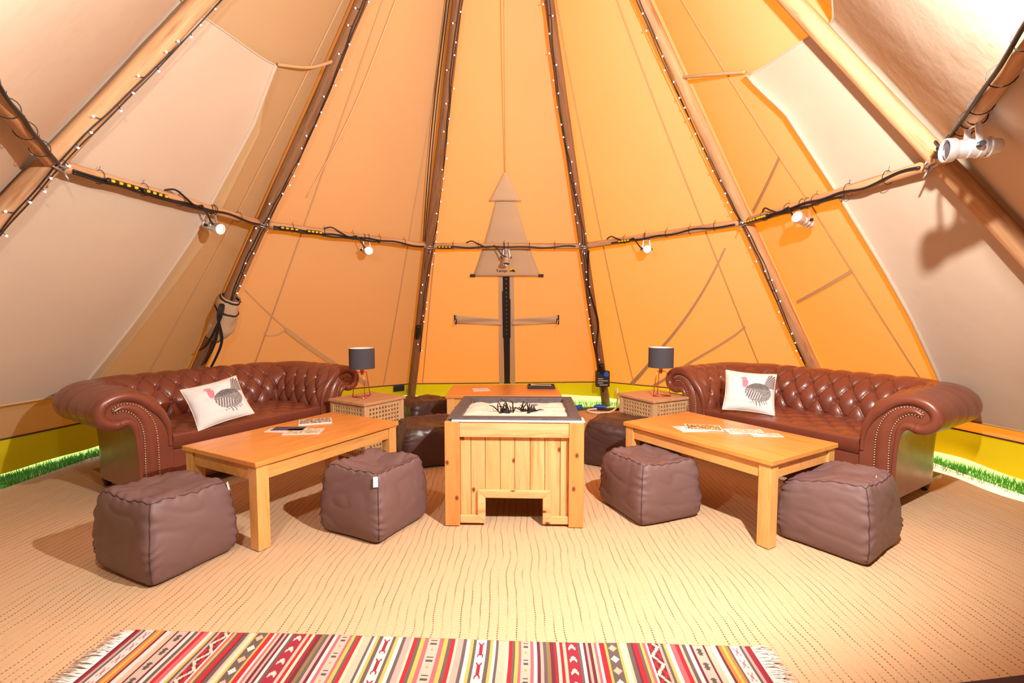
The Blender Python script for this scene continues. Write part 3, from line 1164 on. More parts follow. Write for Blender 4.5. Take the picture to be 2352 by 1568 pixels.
mb.lathe([(0.03, 0), (0.02, -0.03), (0.012, -0.07)], 14, Matrix.Translation((c.x + 0.01, c.y, c.z - 0.10)))
mb.build('gland', M['black_plastic'], pbx, smooth=True, world=True)

rope('power_lead', 'thick black lead running down the pole into the black power box', [pole_at(4, 1.86) + Vector((0.03, -0.07, 0)), pole_at(4, 1.5) + Vector((-0.02, -0.07, 0)), pole_at(4, 1.1) + Vector((0.03, -0.07, 0)), pole_at(4, 0.8) + Vector((-0.03, -0.08, 0)), pole_at(4, 0.49) + Vector((-0.05, -0.09, 0))], 0.011, M['black_plastic'], 'cable')
bz = 0.012
rope('white_cable', 'white cable looping on the floor at the back pole foot', [(1.33, 6.12, 0.25), (1.30, 5.98, 0.05), (1.16, 5.80, bz), (0.98, 5.78, bz), (0.92, 5.90, bz), (1.02, 5.99, bz), (1.16, 5.97, bz)], 0.012, M['white_plastic'], 'cable')
rope('green_cable', 'green cable lying along the gap left of the back pole', [(0.62, 5.98, bz), (0.74, 5.94, bz), (0.88, 6.0, bz), (1.06, 6.04, bz)], 0.013, M['green_cable'], 'cable')
rope('black_cable', 'black cable snaking along the floor behind the right lattice table', [(0.98, 6.02, bz), (1.2, 5.96, bz), (1.4, 5.99, bz), (1.62, 5.86, bz), (1.85, 5.6, bz)], 0.015, M['black_plastic'], 'cable')
for i, (x, y, ang) in enumerate(((0.80, 5.99, 15), (1.10, 6.03, -10))):
    mb = MB()
    d = Vector((math.cos(R(ang)), math.sin(R(ang)), 0))
    p = Vector((x, y, 0.032))
    mb.tube([p - d * 0.08, p - d * 0.05, p - d * 0.045, p + d * 0.03, p + d * 0.035, p + d * 0.07], [0.014, 0.018, 0.028, 0.028, 0.032, 0.032], 12)
    tag(mb.build('blue_connector', M['blue_plastic'], smooth=True, auto=35, origin=(x, y, 0)), ['blue plug on the floor left of the white cable loop', 'blue plug lying inside the white cable loop'][i], 'plug', 'blue plugs')
mb = MB()
p = Vector((1.50, 5.90, 0.03))
mb.box(1.40, 1.66, 5.83, 5.90, 0.0, 0.05)
o = mb.build('socket_block', M['black_plastic'], bevel=0.008, origin=(1.53, 5.87, 0))
tag(o, 'black socket block on the floor left of the lattice table by the right lamp', 'socket block')

# ------------------------------------------------------------------ grass strip in the gap
mb = MB()
rnd = random.Random(4)
for i in range(15000):
    a = rnd.choice((rnd.uniform(1.1, 2.05), rnd.uniform(4.9, 5.9), rnd.uniform(2.0, 5.0)))
    e = surf(a, 0.0, CO + rnd.uniform(-0.20, 0.16))
    h = rnd.uniform(0.0, 0.035)
    an = rnd.uniform(0, PI)
    dx, dy = math.cos(an) * 0.003, math.sin(an) * 0.003
    tx, ty = rnd.uniform(-0.02, 0.02), rnd.uniform(-0.02, 0.02)
    mb.add([(e.x - dx, e.y - dy, -0.03), (e.x + dx, e.y + dy, -0.03), (e.x + tx, e.y + ty, h)], [(0, 1, 2)])
o = mb.build('grass', M['grass'])
o['kind'] = 'stuff'
tag(o, 'strip of grass showing between matting and tent skirt', 'grass')

# ------------------------------------------------------------------ chesterfield sofas
SL, SD = 1.50, 0.78          # base length and depth
OB = 0.19                    # from the inner face to the outer base
INX, INY = SL / 2 - OB, SD - OB
RC = 0.05
PROF = [(0.0, 0.36), (0.0, 0.42), (0.003, 0.48), (0.014, 0.53), (0.036, 0.585), (0.070, 0.635), (0.113, 0.682), (0.165, 0.718), (0.222, 0.737), (0.280, 0.738),
        (0.336, 0.720), (0.378, 0.684), (0.398, 0.636), (0.392, 0.586), (0.362, 0.546), (0.318, 0.523), (0.275, 0.522), (0.240, 0.535), (0.215, 0.51), (0.200, 0.45), (0.19, 0.30), (0.19, 0.10)]
TUFT_END = 9


def path_uv(n_arm=100, n_arc=20, n_back=200):
    """inner plan line: right arm front -> back -> left arm front; list of (pos2d, normal2d, arclength, zone)"""
    out = []
    y1 = INY - RC
    x1 = INX - RC
    for i in range(n_arm + 1):
        out.append(((INX, lerp(0, y1, i / n_arm)), (1, 0), lerp(0, y1, i / n_arm), 0))
    s0 = y1
    for i in range(1, n_arc + 1):
        a = i / n_arc * PI / 2
        out.append(((x1 + RC * math.cos(a), y1 + RC * math.sin(a)), (math.cos(a), math.sin(a)), s0 + 0.16 * i / n_arc, 1))
    s0 += 0.16
    for i in range(1, n_back + 1):
        out.append(((lerp(x1, -x1, i / n_back), INY), (0, 1), s0 + 2 * x1 * i / n_back, 2))
    s0 += 2 * x1
    for i in range(1, n_arc + 1):
        a = PI / 2 + i / n_arc * PI / 2
        out.append(((-x1 + RC * math.cos(a), y1 + RC * math.sin(a)), (math.cos(a), math.sin(a)), s0 + 0.16 * i / n_arc, 3))
    s0 += 0.16
    for i in range(1, n_arm + 1):
        out.append(((-INX, lerp(y1, 0, i / n_arm)), (-1, 0), s0 + y1 * i / n_arm, 4))
    return out


PATH = path_uv()
STOT = PATH[-1][2]
# resample profile densely
prof_d = smoothpath([(o, z, 0) for o, z in PROF], 9)
plen = [0.0]
for a, b in zip(prof_d, prof_d[1:]):
    plen.append(plen[-1] + (b - a).length)
VT = plen[TUFT_END * 9]          # length of the tufted part of the section
PA = STOT / 17                   # button spacing along the back
ROWS = 4
PB = VT / 4.5


def tuft(s, v):
    """offset along the surface normal at path length s, section length v"""
    vv = (v - PB * 0.55) / PB
    x = s / PA
    if vv < ROWS - 1 + 0.02 and vv > -0.02:
        p = x + vv / 2
        q = x - vv / 2
    elif vv <= -0.02:
        p = q = x
    else:
        k = (ROWS - 1) / 2
        p = x + k
        q = x - k
    h = abs(math.sin(PI * p)) * abs(math.sin(PI * q))
    if vv > ROWS - 1 + 0.02:
        f = max(0.0, 1 - (vv - (ROWS - 1)) / 1.4)
        return 0.020 * (h ** 0.45) * f + 0.0085 * (abs(math.sin(PI * p)) ** 0.3) * (1 - f)
    out = 0.030 * (h ** 0.42)
    # pit at a button
    jv = round(vv)
    if 0 <= jv < ROWS:
        bx = round(x - jv / 2) + jv / 2
        r2 = ((x - bx) * PA) ** 2 + ((vv - jv) * PB) ** 2
        out -= 0.026 * math.exp(-r2 / 0.00020)
    return out


def shell_pt(i, j):
    (px, py), (nx, ny), s, zn = PATH[i]
    o, z = prof_d[j].x, prof_d[j].y
    a = prof_d[max(0, j - 1)]
    b = prof_d[min(len(prof_d) - 1, j + 1)]
    t = (b - a)
    t.normalize()
    # outward of the upholstery in section: left of travel direction
    no, nz = -t.y, t.x
    v = plen[j]
    d = 0.0
    if v < VT + PB * 1.8:
        d = tuft(s, v)
        fade = min(1.0, s / 0.05, (STOT - s) / 0.05)
        d *= fade
    else:
        x = s / PA
        k = (ROWS - 1) / 2
        zf = max(0.0, 1 - (v - VT - PB * 1.8) / 0.30)
        d = 0.0085 * (abs(math.sin(PI * (x + k))) ** 0.3) * zf * min(1.0, s / 0.05, (STOT - s) / 0.05)
    oo, zz = o + no * d, z + nz * d
    return Vector((px + nx * oo, py + ny * oo, zz))


def build_sofa(label):
    t = thing('chesterfield_sofa', label, 'sofa', group='chesterfield sofas')
    mb = MB()
    n, m = len(PATH) - 1, len(prof_d) - 1
    vs = [shell_pt(i, j) for j in range(m + 1) for i in range(n + 1)]
    fs = []
    for j in range(m):
        for i in range(n):
            a = j * (n + 1) + i
            fs.append((a, a + n + 1, a + n + 2, a + 1))
    mb.add(vs, fs)
    mb.build('backrest', M['leather'], t, smooth=True)
    # buttons in the pits
    mb = MB()
    jn = {}
    for r in range(ROWS):
        v = PB * 0.55 + r * PB
        j = min(range(len(plen)), key=lambda q: abs(plen[q] - v))
        b = r / 2
        k = math.ceil(-b)
        while True:
            s = (k + b) * PA
            k += 1
            if s > STOT - 0.04:
                break
            if s < 0.04:
                continue
            i = min(range(len(PATH)), key=lambda q: abs(PATH[q][2] - s))
            if PATH[i][3] in (1, 3):
                continue
            mb.sphere(shell_pt(i, j), 0.010, 8, 5)
    o = mb.build('buttons', M['leather'], t, smooth=True)
    o['kind'] = 'stuff'
    # seat: one tufted pad
    mb = MB()

    def seat(u, v):
        x = lerp(-INX + 0.005, INX - 0.005, u)
        L = v * (0.63 + 0.14)
        if L < 0.14:            # rounded front lip from below
            a = L / 0.14 * PI / 2
            y = -0.012 + 0.06 * (1 - math.sin(a)) * 1.0 - 0.0
            z = 0.30 + 0.115 * math.sin(a) ** 0.9 if False else 0.31 + 0.115 * (1 - math.cos(a))
            y = 0.05 - 0.062 * math.sin(a)
            z = 0.425 - 0.115 * math.cos(a)
            return Vector((x, y, z))
        y = -0.012 + (L - 0.14)
        p = x / 0.15 + y / 0.2
        q = x / 0.15 - y / 0.2
        h = (abs(math.sin(PI * p)) * abs(math.sin(PI * q))) ** 0.5
        f = min(1, (L - 0.14) / 0.10)
        z = 0.425 + f * 0.016 * h + 0.015 * math.sin(PI * u) * math.sin(PI * min(1, (L - 0.14) / 0.6))
        return Vector((x, y, z))
    mb.grid(seat, 110, 70)
    mb.build('seat', M['leather'], t, smooth=True)
    # front rail below the seat, base body
    mb = MB()
    mb.box(-INX - 0.005, INX + 0.005, 0.030, 0.10, 0.10, 0.33)
    mb.build('front_rail', M['leather'], t, bevel=0.02)
    mb = MB()
    mb.box(-SL / 2 + 0.01, SL / 2 - 0.01, 0.05, SD - 0.01, 0.085, 0.12)
    mb.build('base', M['leather'], t, bevel=0.006)
    # scroll fronts of both arms
    sec = [(p.x, p.y) for p in prof_d] + [(0.19, 0.085), (0.0, 0.085)]
    for sx in (1, -1):
        poly = [Vector((sx * (INX + o), 0.0, z)) for o, z in sec]
        tris = tessellate_polygon([poly])
        mb = MB()
        nn = len(poly)
        front = [p + Vector((0, -0.010, 0)) for p in poly]
        # shrink the front ring slightly for a rolled edge
        cx, cz = 0.0, 0.0
        mb.add(poly + front, [tuple(nn + q for q in tr) for tr in tris] + [(q, (q + 1) % nn, nn + (q + 1) % nn, nn + q) for q in range(nn)])
        arm = mb.build('arm_front', M['leather'], t, smooth=True, auto=50)
        # piping along the outline
        mb = MB()
        ring = [Vector((sx * (INX + o), -0.008, z)) for o, z in sec[:-2]]
        rr = [0.013 + 0.019 * min(1, max(0, (q / len(ring) - 0.05) / 0.2)) * min(1, max(0, (0.9 - q / len(ring)) / 0.15)) for q in range(len(ring))]
        cen = Vector((sx * (INX + 0.2), 0, 0.6))
        # roll sits inside the outline
        path = []
        for q, p in enumerate(ring):
            a = ring[max(0, q - 1)]
            b = ring[min(len(ring) - 1, q + 1)]
            tg = (b - a).normalized()
            inn = Vector((tg.z * sx, 0, -tg.x * sx))
            path.append(p + inn * rr[q] * 0.85)
        mb.tube(path, rr, 10)
        mb.build('rolled_edge', M['leather'], arm, smooth=True)
        # raised scroll panel (a band that follows the arm up and curls in)
        mid = [(0.118, 0.10), (0.118, 0.25), (0.118, 0.38), (0.122, 0.47), (0.138, 0.54), (0.170, 0.60), (0.216, 0.637), (0.264, 0.648), (0.305, 0.630)]
        wid = [0.074, 0.074, 0.072, 0.070, 0.066, 0.060, 0.050, 0.040, 0.028]
        mp = smoothpath([(o, z, 0) for o, z in mid], 6)
        wp = smoothpath([(w_, 0, 0) for w_ in wid], 6)
        A, B = [], []
        for q, p in enumerate(mp):
            a = mp[max(0, q - 1)]
            b = mp[min(len(mp) - 1, q + 1)]
            tg = (b - a).normalized()
            nr = Vector((-tg.y, tg.x, 0))
            A.append(p + nr * wp[q].x / 2)
            B.append(p - nr * wp[q].x / 2)
        vs = []
        for a, b in zip(A, B):
            for k in range(7):
                f = k / 6
                c = a.lerp(b, f)
                vs.append(Vector((sx * (INX + c.x), -0.012 - 0.016 * math.sin(PI * f) ** 0.6, c.y)))
        fs = []
        for q in range(len(A) - 1):
            for k in range(6):
                fs.append((q * 7 + k, q * 7 + k + 1, q * 7 + 8 + k, q * 7 + 7 + k))
        fs.append(tuple(range((len(A) - 1) * 7, len(A) * 7)))
        mb = MB()
        mb.add(vs, fs)
        mb.build('scroll_panel', M['leather'], arm, smooth=True)
        mb = MB()
        line = A + B[::-1]
        acc = 0.0
        for a, b in zip(line, line[1:]):
            d = (b - a).length
            while acc < d:
                c = a.lerp(b, acc / d)
                mb.sphere((sx * (INX + c.x), -0.016, c.y), 0.0052, 6, 4)
                acc += 0.0155
            acc -= d
        o = mb.build('nail_heads', M['nail'], arm, smooth=True)
        o['kind'] = 'stuff'
    for lx in (-SL / 2 + 0.08, SL / 2 - 0.08):
        for ly in (0.09, SD - 0.08):
            mb = MB()
            mb.lathe([(0.020, 0.0), (0.024, 0.012), (0.030, 0.035), (0.036, 0.055), (0.038, 0.068), (0.030, 0.078), (0.040, 0.086), (0.042, 0.10)], 18, Matrix.Translation((lx, ly, 0)))
            mb.build('leg', M['dark_leg'], t, smooth=True, auto=50)
    return t


sofa_r = build_sofa('brown leather chesterfield sofa on the right, near the bright drape')
sofa_r.location = (1.885, 3.48, 0)
sofa_r.rotation_euler = (0, 0, R(-58.0))
sofa_l = dup(sofa_r)
sofa_l['label'] = 'brown leather chesterfield sofa on the left, beside the canvas bag pole'
sofa_l.location = (-1.905, 3.58, 0)
sofa_l.rotation_euler = (0, 0, R(58.5))


# ------------------------------------------------------------------ cushions with a printed turkey
def hsh(i, j, k=0):
    return noise.noise(Vector((i * 1.37 + 0.13, j * 2.11 + 0.7, k * 3.3)))


def turkey(u, v):
    """colour of the print at u (left-right), v (bottom-top)"""
    base = (0.86, 0.84, 0.83)
    u = 0.5 + (u - 0.60) / 1.28
    v = 0.5 + (v - 0.53) / 1.32
    g = None
    # body
    bx, by = (u - 0.55) / 0.20, (v - 0.44) / 0.17
    rb = bx * bx + by * by
    tail = None
    # tail fan to the upper right
    dx, dy = u - 0.60, v - 0.50
    ang = math.atan2(dy, dx)
    rr = math.hypot(dx, dy)
    if 0.10 < rr < 0.34 + 0.02 * math.sin(ang * 40) and 0.25 < ang < 1.25:
        st = math.sin(ang * 55)
        c = 0.30 + 0.22 * st + 0.18 * hsh(u * 60, v * 60)
        g = (c * 1.05, c * 0.98, c * 0.98)
        if rr > 0.25 and ang < 0.7:
            g = (c * 1.25, c * 0.95, c * 0.85)
    if rb < 1 + 0.10 * hsh(u * 40, v * 40):
        c = 0.28 + 0.20 * hsh(u * 45, v * 45, 1) + 0.10 * hsh(u * 120, v * 120, 2)
        # pale striped wing, lower left of the body
        wx, wy = (u - 0.47) / 0.14, (v - 0.37) / 0.095
        if wx * wx + wy * wy < 1:
            c = 0.62 if math.sin((u * 0.9 - v * 0.25) * 190) > -0.15 else 0.12
        elif v > 0.5:
            c *= 0.6
        g = (c, c * 0.97, c * 0.98)
    # skirt of feathers under the body
    if 0.44 < u < 0.70 and 0.24 < v < 0.33 and math.sin((u * 1.0 + v * 0.6) * 150) > 0.2 and rb < 1.75:
        g = (0.35, 0.34, 0.35)
    # neck and head, pink red
    hx, hy = (u - 0.345) / 0.045, (v - 0.60) / 0.095
    if hx * hx + hy * hy < 1 + 0.5 * hsh(u * 50, v * 50, 5):
        q = hsh(u * 70, v * 70, 6)
        g = (0.72 + 0.15 * q, 0.22 + 0.25 * max(0, q), 0.30 + 0.25 * max(0, q))
    hx, hy = (u - 0.325) / 0.05, (v - 0.685) / 0.035
    if hx * hx + hy * hy < 1 + 0.4 * hsh(u * 60, v * 60, 8):
        g = (0.82, 0.32, 0.42)
    # legs
    for lx in (0.52, 0.57):
        if abs(u - lx - (0.30 - v) * 0.2) < 0.008 and 0.20 < v < 0.28:
            g = (0.25, 0.24, 0.25)
    return g or base


def make_cushion(name, label):
    n = 120
    W, H, Th = 0.36, 0.33, 0.06

    def pt(u, v, s):
        x, y = u * 2 - 1, v * 2 - 1
        # pulled-in sides, pointed corners
        k = 1 - 0.07 * (1 - y * y) * abs(x) ** 3
        k2 = 1 - 0.07 * (1 - x * x) * abs(y) ** 3
        th = Th * max(0, (1 - abs(x) ** 2.6)) ** 0.55 * max(0, (1 - abs(y) ** 2.6)) ** 0.55
        wr = 0.010 * noise.noise(Vector((x * 2.2, y * 3.4, s * 2))) * (1 - x * x) ** 0.3 * (1 - y * y) ** 0.3 if abs(x) < 1 and abs(y) < 1 else 0
        return (x * k * W / 2, s * -(th + wr), y * k2 * H / 2 + H / 2)
    mb = MB()
    mb.grid(lambda u, v: pt(u, v, 1), n, n)
    nf = len(mb.f)
    mb.grid(lambda u, v: pt(u, v, -1), 40, 40, flip=True)
    o = mb.build(name, M['print'], smooth=True)
    me = o.data
    ca = me.color_attributes.new('Col', 'FLOAT_COLOR', 'CORNER')
    cols = []
    for f in me.polygons:
        if f.index < nf:
            j, i = divmod(f.index, n)
            c = turkey((i + 0.5) / n, (j + 0.5) / n)
        else:
            c = (0.82, 0.78, 0.74)
        for _ in f.loop_indices:
            cols += [c[0], c[1], c[2], 1.0]
    ca.data.foreach_set('color', cols)
    tag(o, label, 'cushion', 'turkey print cushions')
    mb = MB()
    mb.tube([pt(0.0 + t, 0, 1) for t in [i / 20 for i in range(21)]] + [pt(1, t, 1) for t in [i / 20 for i in range(1, 21)]] + [pt(1 - t, 1, 1) for t in [i / 20 for i in range(1, 21)]] + [pt(0, 1 - t, 1) for t in [i / 20 for i in range(1, 20)]], 0.004, 6, closed=True)
    mb.build('piping', M['fringe'], o, smooth=True)
    return o


cu_l = make_cushion('cushion', 'white cushion with a turkey print leaning on the left sofa')
cu_r = dup(cu_l)
cu_r['label'] = 'white cushion with a turkey print leaning on the right sofa'


def on_sofa(s, lx, ly, lz):
    return s.location + Matrix.Rotation(s.rotation_euler.z, 3, 'Z') @ Vector((lx, ly, lz))


cu_l.location = (-1.985, 3.36, 0.452)
cu_l.rotation_euler = (Matrix.Rotation(R(40), 3, 'Z') @ Matrix.Rotation(R(-36), 3, 'X') @ Matrix.Rotation(R(-13), 3, 'Y')).to_euler()
cu_r.location = (1.80, 3.68, 0.452)
cu_r.rotation_euler = (Matrix.Rotation(R(-24), 3, 'Z') @ Matrix.Rotation(R(-28), 3, 'X') @ Matrix.Rotation(R(3), 3, 'Y')).to_euler()
mb = MB()
mb.grid(lambda u, v: (lerp(-0.03, 0.03, u), 0.004 * math.sin(u * 5) - 0.01 * v, lerp(0.0, 0.10, v)), 6, 8)
o = mb.build('cloth_tag', M['cord'], smooth=True, solid=0.003)
o.location = on_sofa(sofa_r, -0.46, 0.20, 0.445)
o.rotation_euler = (R(-30), R(-25), R(-40))
tag(o, 'small cream cloth tag sticking out beside the right cushion', 'tag')


# ------------------------------------------------------------------ coffee tables
def build_table(label):
    L, W, H = 1.05, 0.66, 0.465
    t = thing('coffee_table', label, 'coffee table', group='oak coffee tables')
    mb = MB()
    mb.box(-L / 2, L / 2, -W / 2, W / 2, H - 0.026, H)
    mb.build('table_top', M['oak_top'], t, bevel=0.003)
    ls = 0.068
    for sx in (-1, 1):
        for sy in (-1, 1):
            x, y = sx * (L / 2 - 0.012 - ls / 2), sy * (W / 2 - 0.012 - ls / 2)
            mb = MB()
            mb.box(x - ls / 2, x + ls / 2, y - ls / 2, y + ls / 2, 0, H - 0.026)
            mb.build('leg', M['oak'], t, bevel=0.003)
    for sy in (-1, 1):
        y = sy * (W / 2 - 0.034)
        mb = MB()
        mb.box(-L / 2 + 0.08, L / 2 - 0.08, y - 0.012, y + 0.012, H - 0.105, H - 0.026)
        mb.build('apron', M['oak_x'], t, bevel=0.002)
    for sx in (-1, 1):
        x = sx * (L / 2 - 0.034)
        mb = MB()
        mb.box(x - 0.012, x + 0.012, -W / 2 + 0.08, W / 2 - 0.08, H - 0.105, H - 0.026)
        mb.build('apron', M['oak_x'], t, bevel=0.002)
    return t


tab_l = build_table('honey oak coffee table in front of the left sofa')
tab_l.location = (-1.32, 3.01, 0)
tab_l.rotation_euler = (0, 0, R(61.5))
tab_r = dup(tab_l)
tab_r['label'] = 'honey oak coffee table in front of the right sofa'
tab_r.location = (1.32, 3.035, 0)
tab_r.rotation_euler = (0, 0, R(-58.5))
tab_b = dup(tab_l)
tab_b['label'] = 'honey oak coffee table against the back canvas, behind the fire pit'
tab_b.location = (-0.08, 4.68, 0)
tab_b.rotation_euler = (0, 0, R(1.0))


# ------------------------------------------------------------------ papers on the tables
def booklet(name, label, cat, table, lx, ly, rz, w_, h_, th, pal, z=0.465, group='leaflets on the tables', fan=0):
    Mz = Matrix.Rotation(table.rotation_euler.z, 3, 'Z')
    p = table.location + Mz @ Vector((lx, ly, 0))
    rnd = random.Random(hash(label) % 1000 if False else int(lx * 1000) + int(ly * 777) + int(rz))
    n, m = 26, 20
    vs, fs, cl = [], [], []
    mb = MB()
    curl = lambda u, v: 0.006 * max(0, u - 0.75) * 4 * fan
    mb.grid(lambda u, v: (lerp(-w_ / 2, w_ / 2, u), lerp(-h_ / 2, h_ / 2, v), th + curl(u, v)), n, m)
    nt = len(mb.f)
    mb.box(-w_ / 2, w_ / 2, -h_ / 2, h_ / 2, 0, th - 0.0004)
    o = mb.build(name, M['cover'])
    ca = o.data.color_attributes.new('Col', 'FLOAT_COLOR', 'CORNER')
    cols = []
    sx, sy = rnd.random() * 9, rnd.random() * 9
    for f in o.data.polygons:
        if f.index < nt:
            j, i = divmod(f.index, n)
            q = noise.noise(Vector((i * 0.35 + sx, j * 0.4 + sy, 0))) + 0.4 * noise.noise(Vector((i * 0.9, j * 0.9, sx)))
            k = min(len(pal) - 1, max(0, int((q + 0.6) / 1.2 * len(pal))))
            c = srgb(*pal[k])
            if i < 1 or i > n - 2 or j < 1 or j > m - 2:
                c = srgb(*pal[0])
        else:
            c = srgb(236, 234, 230)
        for _ in f.loop_indices:
            cols += [c[0], c[1], c[2], 1]
    ca.data.foreach_set('color', cols)
    o.location = (p.x, p.y, z)
    o.rotation_euler = (0, 0, R(rz))
    return tag(o, label, cat, group)


NAVY = [(34, 44, 78), (40, 52, 92), (70, 84, 120), (28, 36, 60)]
MAPS = [(226, 224, 236), (236, 232, 226), (214, 200, 140), (160, 150, 90), (238, 236, 240)]
PHOTO = [(235, 232, 228), (150, 140, 110), (90, 80, 60), (200, 190, 160), (220, 214, 206)]
FOOD = [(240, 240, 236), (110, 140, 60), (214, 190, 90), (200, 90, 70), (60, 70, 50), (236, 230, 214)]
BLUEW = [(236, 238, 246), (220, 226, 240), (240, 240, 244), (190, 200, 226)]
booklet('magazine', 'closed magazine with a photo cover at the far end of the left table', 'magazine', tab_l, 0.24, 0.16, 22, 0.21, 0.15, 0.008, PHOTO)
booklet('leaflet', 'dark navy leaflet on the left table near the sofa', 'leaflet', tab_l, 0.02, 0.14, 2, 0.20, 0.10, 0.004, NAVY)
booklet('leaflet', 'pale leaflet under the navy one on the left table', 'leaflet', tab_l, -0.03, 0.155, -4, 0.17, 0.09, 0.0025, BLUEW, group=None)
booklet('map', 'pale folded map on the left table in front of the navy leaflet', 'map', tab_l, 0.02, 0.00, 8, 0.22, 0.14, 0.004, MAPS)
booklet('leaflet', 'white sheet at the left of the pile on the right table', 'leaflet', tab_r, -0.14, -0.10, 8, 0.20, 0.15, 0.002, BLUEW)
booklet('magazine', 'colourful food magazine on top of the left pile on the right table', 'magazine', tab_r, -0.11, -0.03, -12, 0.22, 0.15, 0.006, FOOD, z=0.4675)
booklet('leaflet', 'pale blue leaflet below the map pile on the right table', 'leaflet', tab_r, 0.07, 0.10, -6, 0.18, 0.13, 0.002, BLUEW)
booklet('map', 'folded map curling up in the right pile on the right table', 'map', tab_r, 0.10, 0.11, -14, 0.18, 0.11, 0.006, MAPS, z=0.4675, fan=1)
booklet('leaflet', 'thin printed leaflet at the right end of the map pile', 'leaflet', tab_r, 0.20, 0.15, -4, 0.18, 0.08, 0.003, MAPS)
booklet('leaflet', 'pale leaflet on the back table left of the black tray', 'leaflet', tab_b, -0.22, 0.00, 10, 0.16, 0.16, 0.003, BLUEW)

bt = thing('black_tray', 'black tray holding a metal rod on the back table', 'tray', tab_b.location + Vector((0.37, 0.14, 0.465)), R(-2))
mb = MB()
mb.box(-0.135, 0.135, -0.10, 0.10, 0, 0.012)
for x0, x1, y0, y1 in ((-0.135, 0.135, -0.10, -0.088), (-0.135, 0.135, 0.088, 0.10), (-0.135, -0.123, -0.088, 0.088), (0.123, 0.135, -0.088, 0.088)):
    mb.box(x0, x1, y0, y1, 0.012, 0.022)
mb.build('tray', M['black_plastic'], bt, bevel=0.002)
mb = MB()
mb.tube([(-0.10, 0.01, 0.022), (-0.085, 0.01, 0.022), (-0.084, 0.01, 0.022), (0.10, -0.01, 0.022)], [0.012, 0.012, 0.007, 0.007], 10)
mb.build('rod', M['nail'], bt, smooth=True, auto=40)


# ------------------------------------------------------------------ lattice side tables
def build_lattice(label):
    S, H = 0.42, 0.50
    t = thing('lattice_table', label, 'side table', group='lattice side tables')
    mb = MB()
    mb.box(-S / 2 - 0.012, S / 2 + 0.012, -S / 2 - 0.012, S / 2 + 0.012, H - 0.022, H)
    mb.build('lid', M['hol_top'], t, bevel=0.003)
    p = 0.034
    for sx in (-1, 1):
        for sy in (-1, 1):
            x, y = sx * (S / 2 - p / 2), sy * (S / 2 - p / 2)
            mb = MB()
            mb.box(x - p / 2, x + p / 2, y - p / 2, y + p / 2, 0, H - 0.022)
            mb.build('corner_post', M['hol'], t, bevel=0.002)
    # lattice panels, pierced by square holes
    for k in range(4):
        T = Matrix.Rotation(k * PI / 2, 4, 'Z')
        mb = MB()
        wi = S - 2 * p
        z0, z1 = 0.035, H - 0.024
        nx, nz = 10, 12
        hx, hz = 0.019, 0.019
        mx, mz = 0.020, 0.030
        px = (wi - 2 * mx - hx) / (nx - 1)
        pz = (z1 - z0 - 2 * mz - hz) / (nz - 1)
        xs = [-wi / 2]
        for i in range(nx):
            a = -wi / 2 + mx + i * px
            xs += [a, a + hx]
        xs.append(wi / 2)
        zs = [z0]
        for i in range(nz):
            a = z0 + mz + i * pz
            zs += [a, a + hz]
        zs.append(z1)
        y0, y1 = -S / 2 + 0.006, -S / 2 + 0.020
        vs, fs = [], []
        nxs, nzs = len(xs), len(zs)
        for y in (y0, y1):
            for z in zs:
                for x in xs:
                    vs.append(T @ Vector((x, y, z)))
        off = nxs * nzs
        hole = lambda i, j: (i % 2 == 1) and (j % 2 == 1)
        for j in range(nzs - 1):
            for i in range(nxs - 1):
                a = j * nxs + i
                q = (a, a + 1, a + nxs + 1, a + nxs)
                if hole(i, j):
                    for e in range(4):
                        b, c = q[e], q[(e + 1) % 4]
                        fs.append((c, b, b + off, c + off))
                else:
                    fs.append(q)
                    fs.append(tuple(off + e for e in reversed(q)))
        mb.add(vs, fs)
        mb.build('lattice_panel', M['hol'], t)
    return t


lat_l = build_lattice('pale wooden lattice side table at the far end of the left sofa')
lat_l.location = (-1.215, 4.065, 0)
lat_l.rotation_euler = (0, 0, R(57))
lat_r = dup(lat_l)
lat_r['label'] = 'pale wooden lattice side table at the far end of the right sofa'
lat_r.location = (1.235, 4.195, 0)
lat_r.rotation_euler = (0, 0, R(-62))


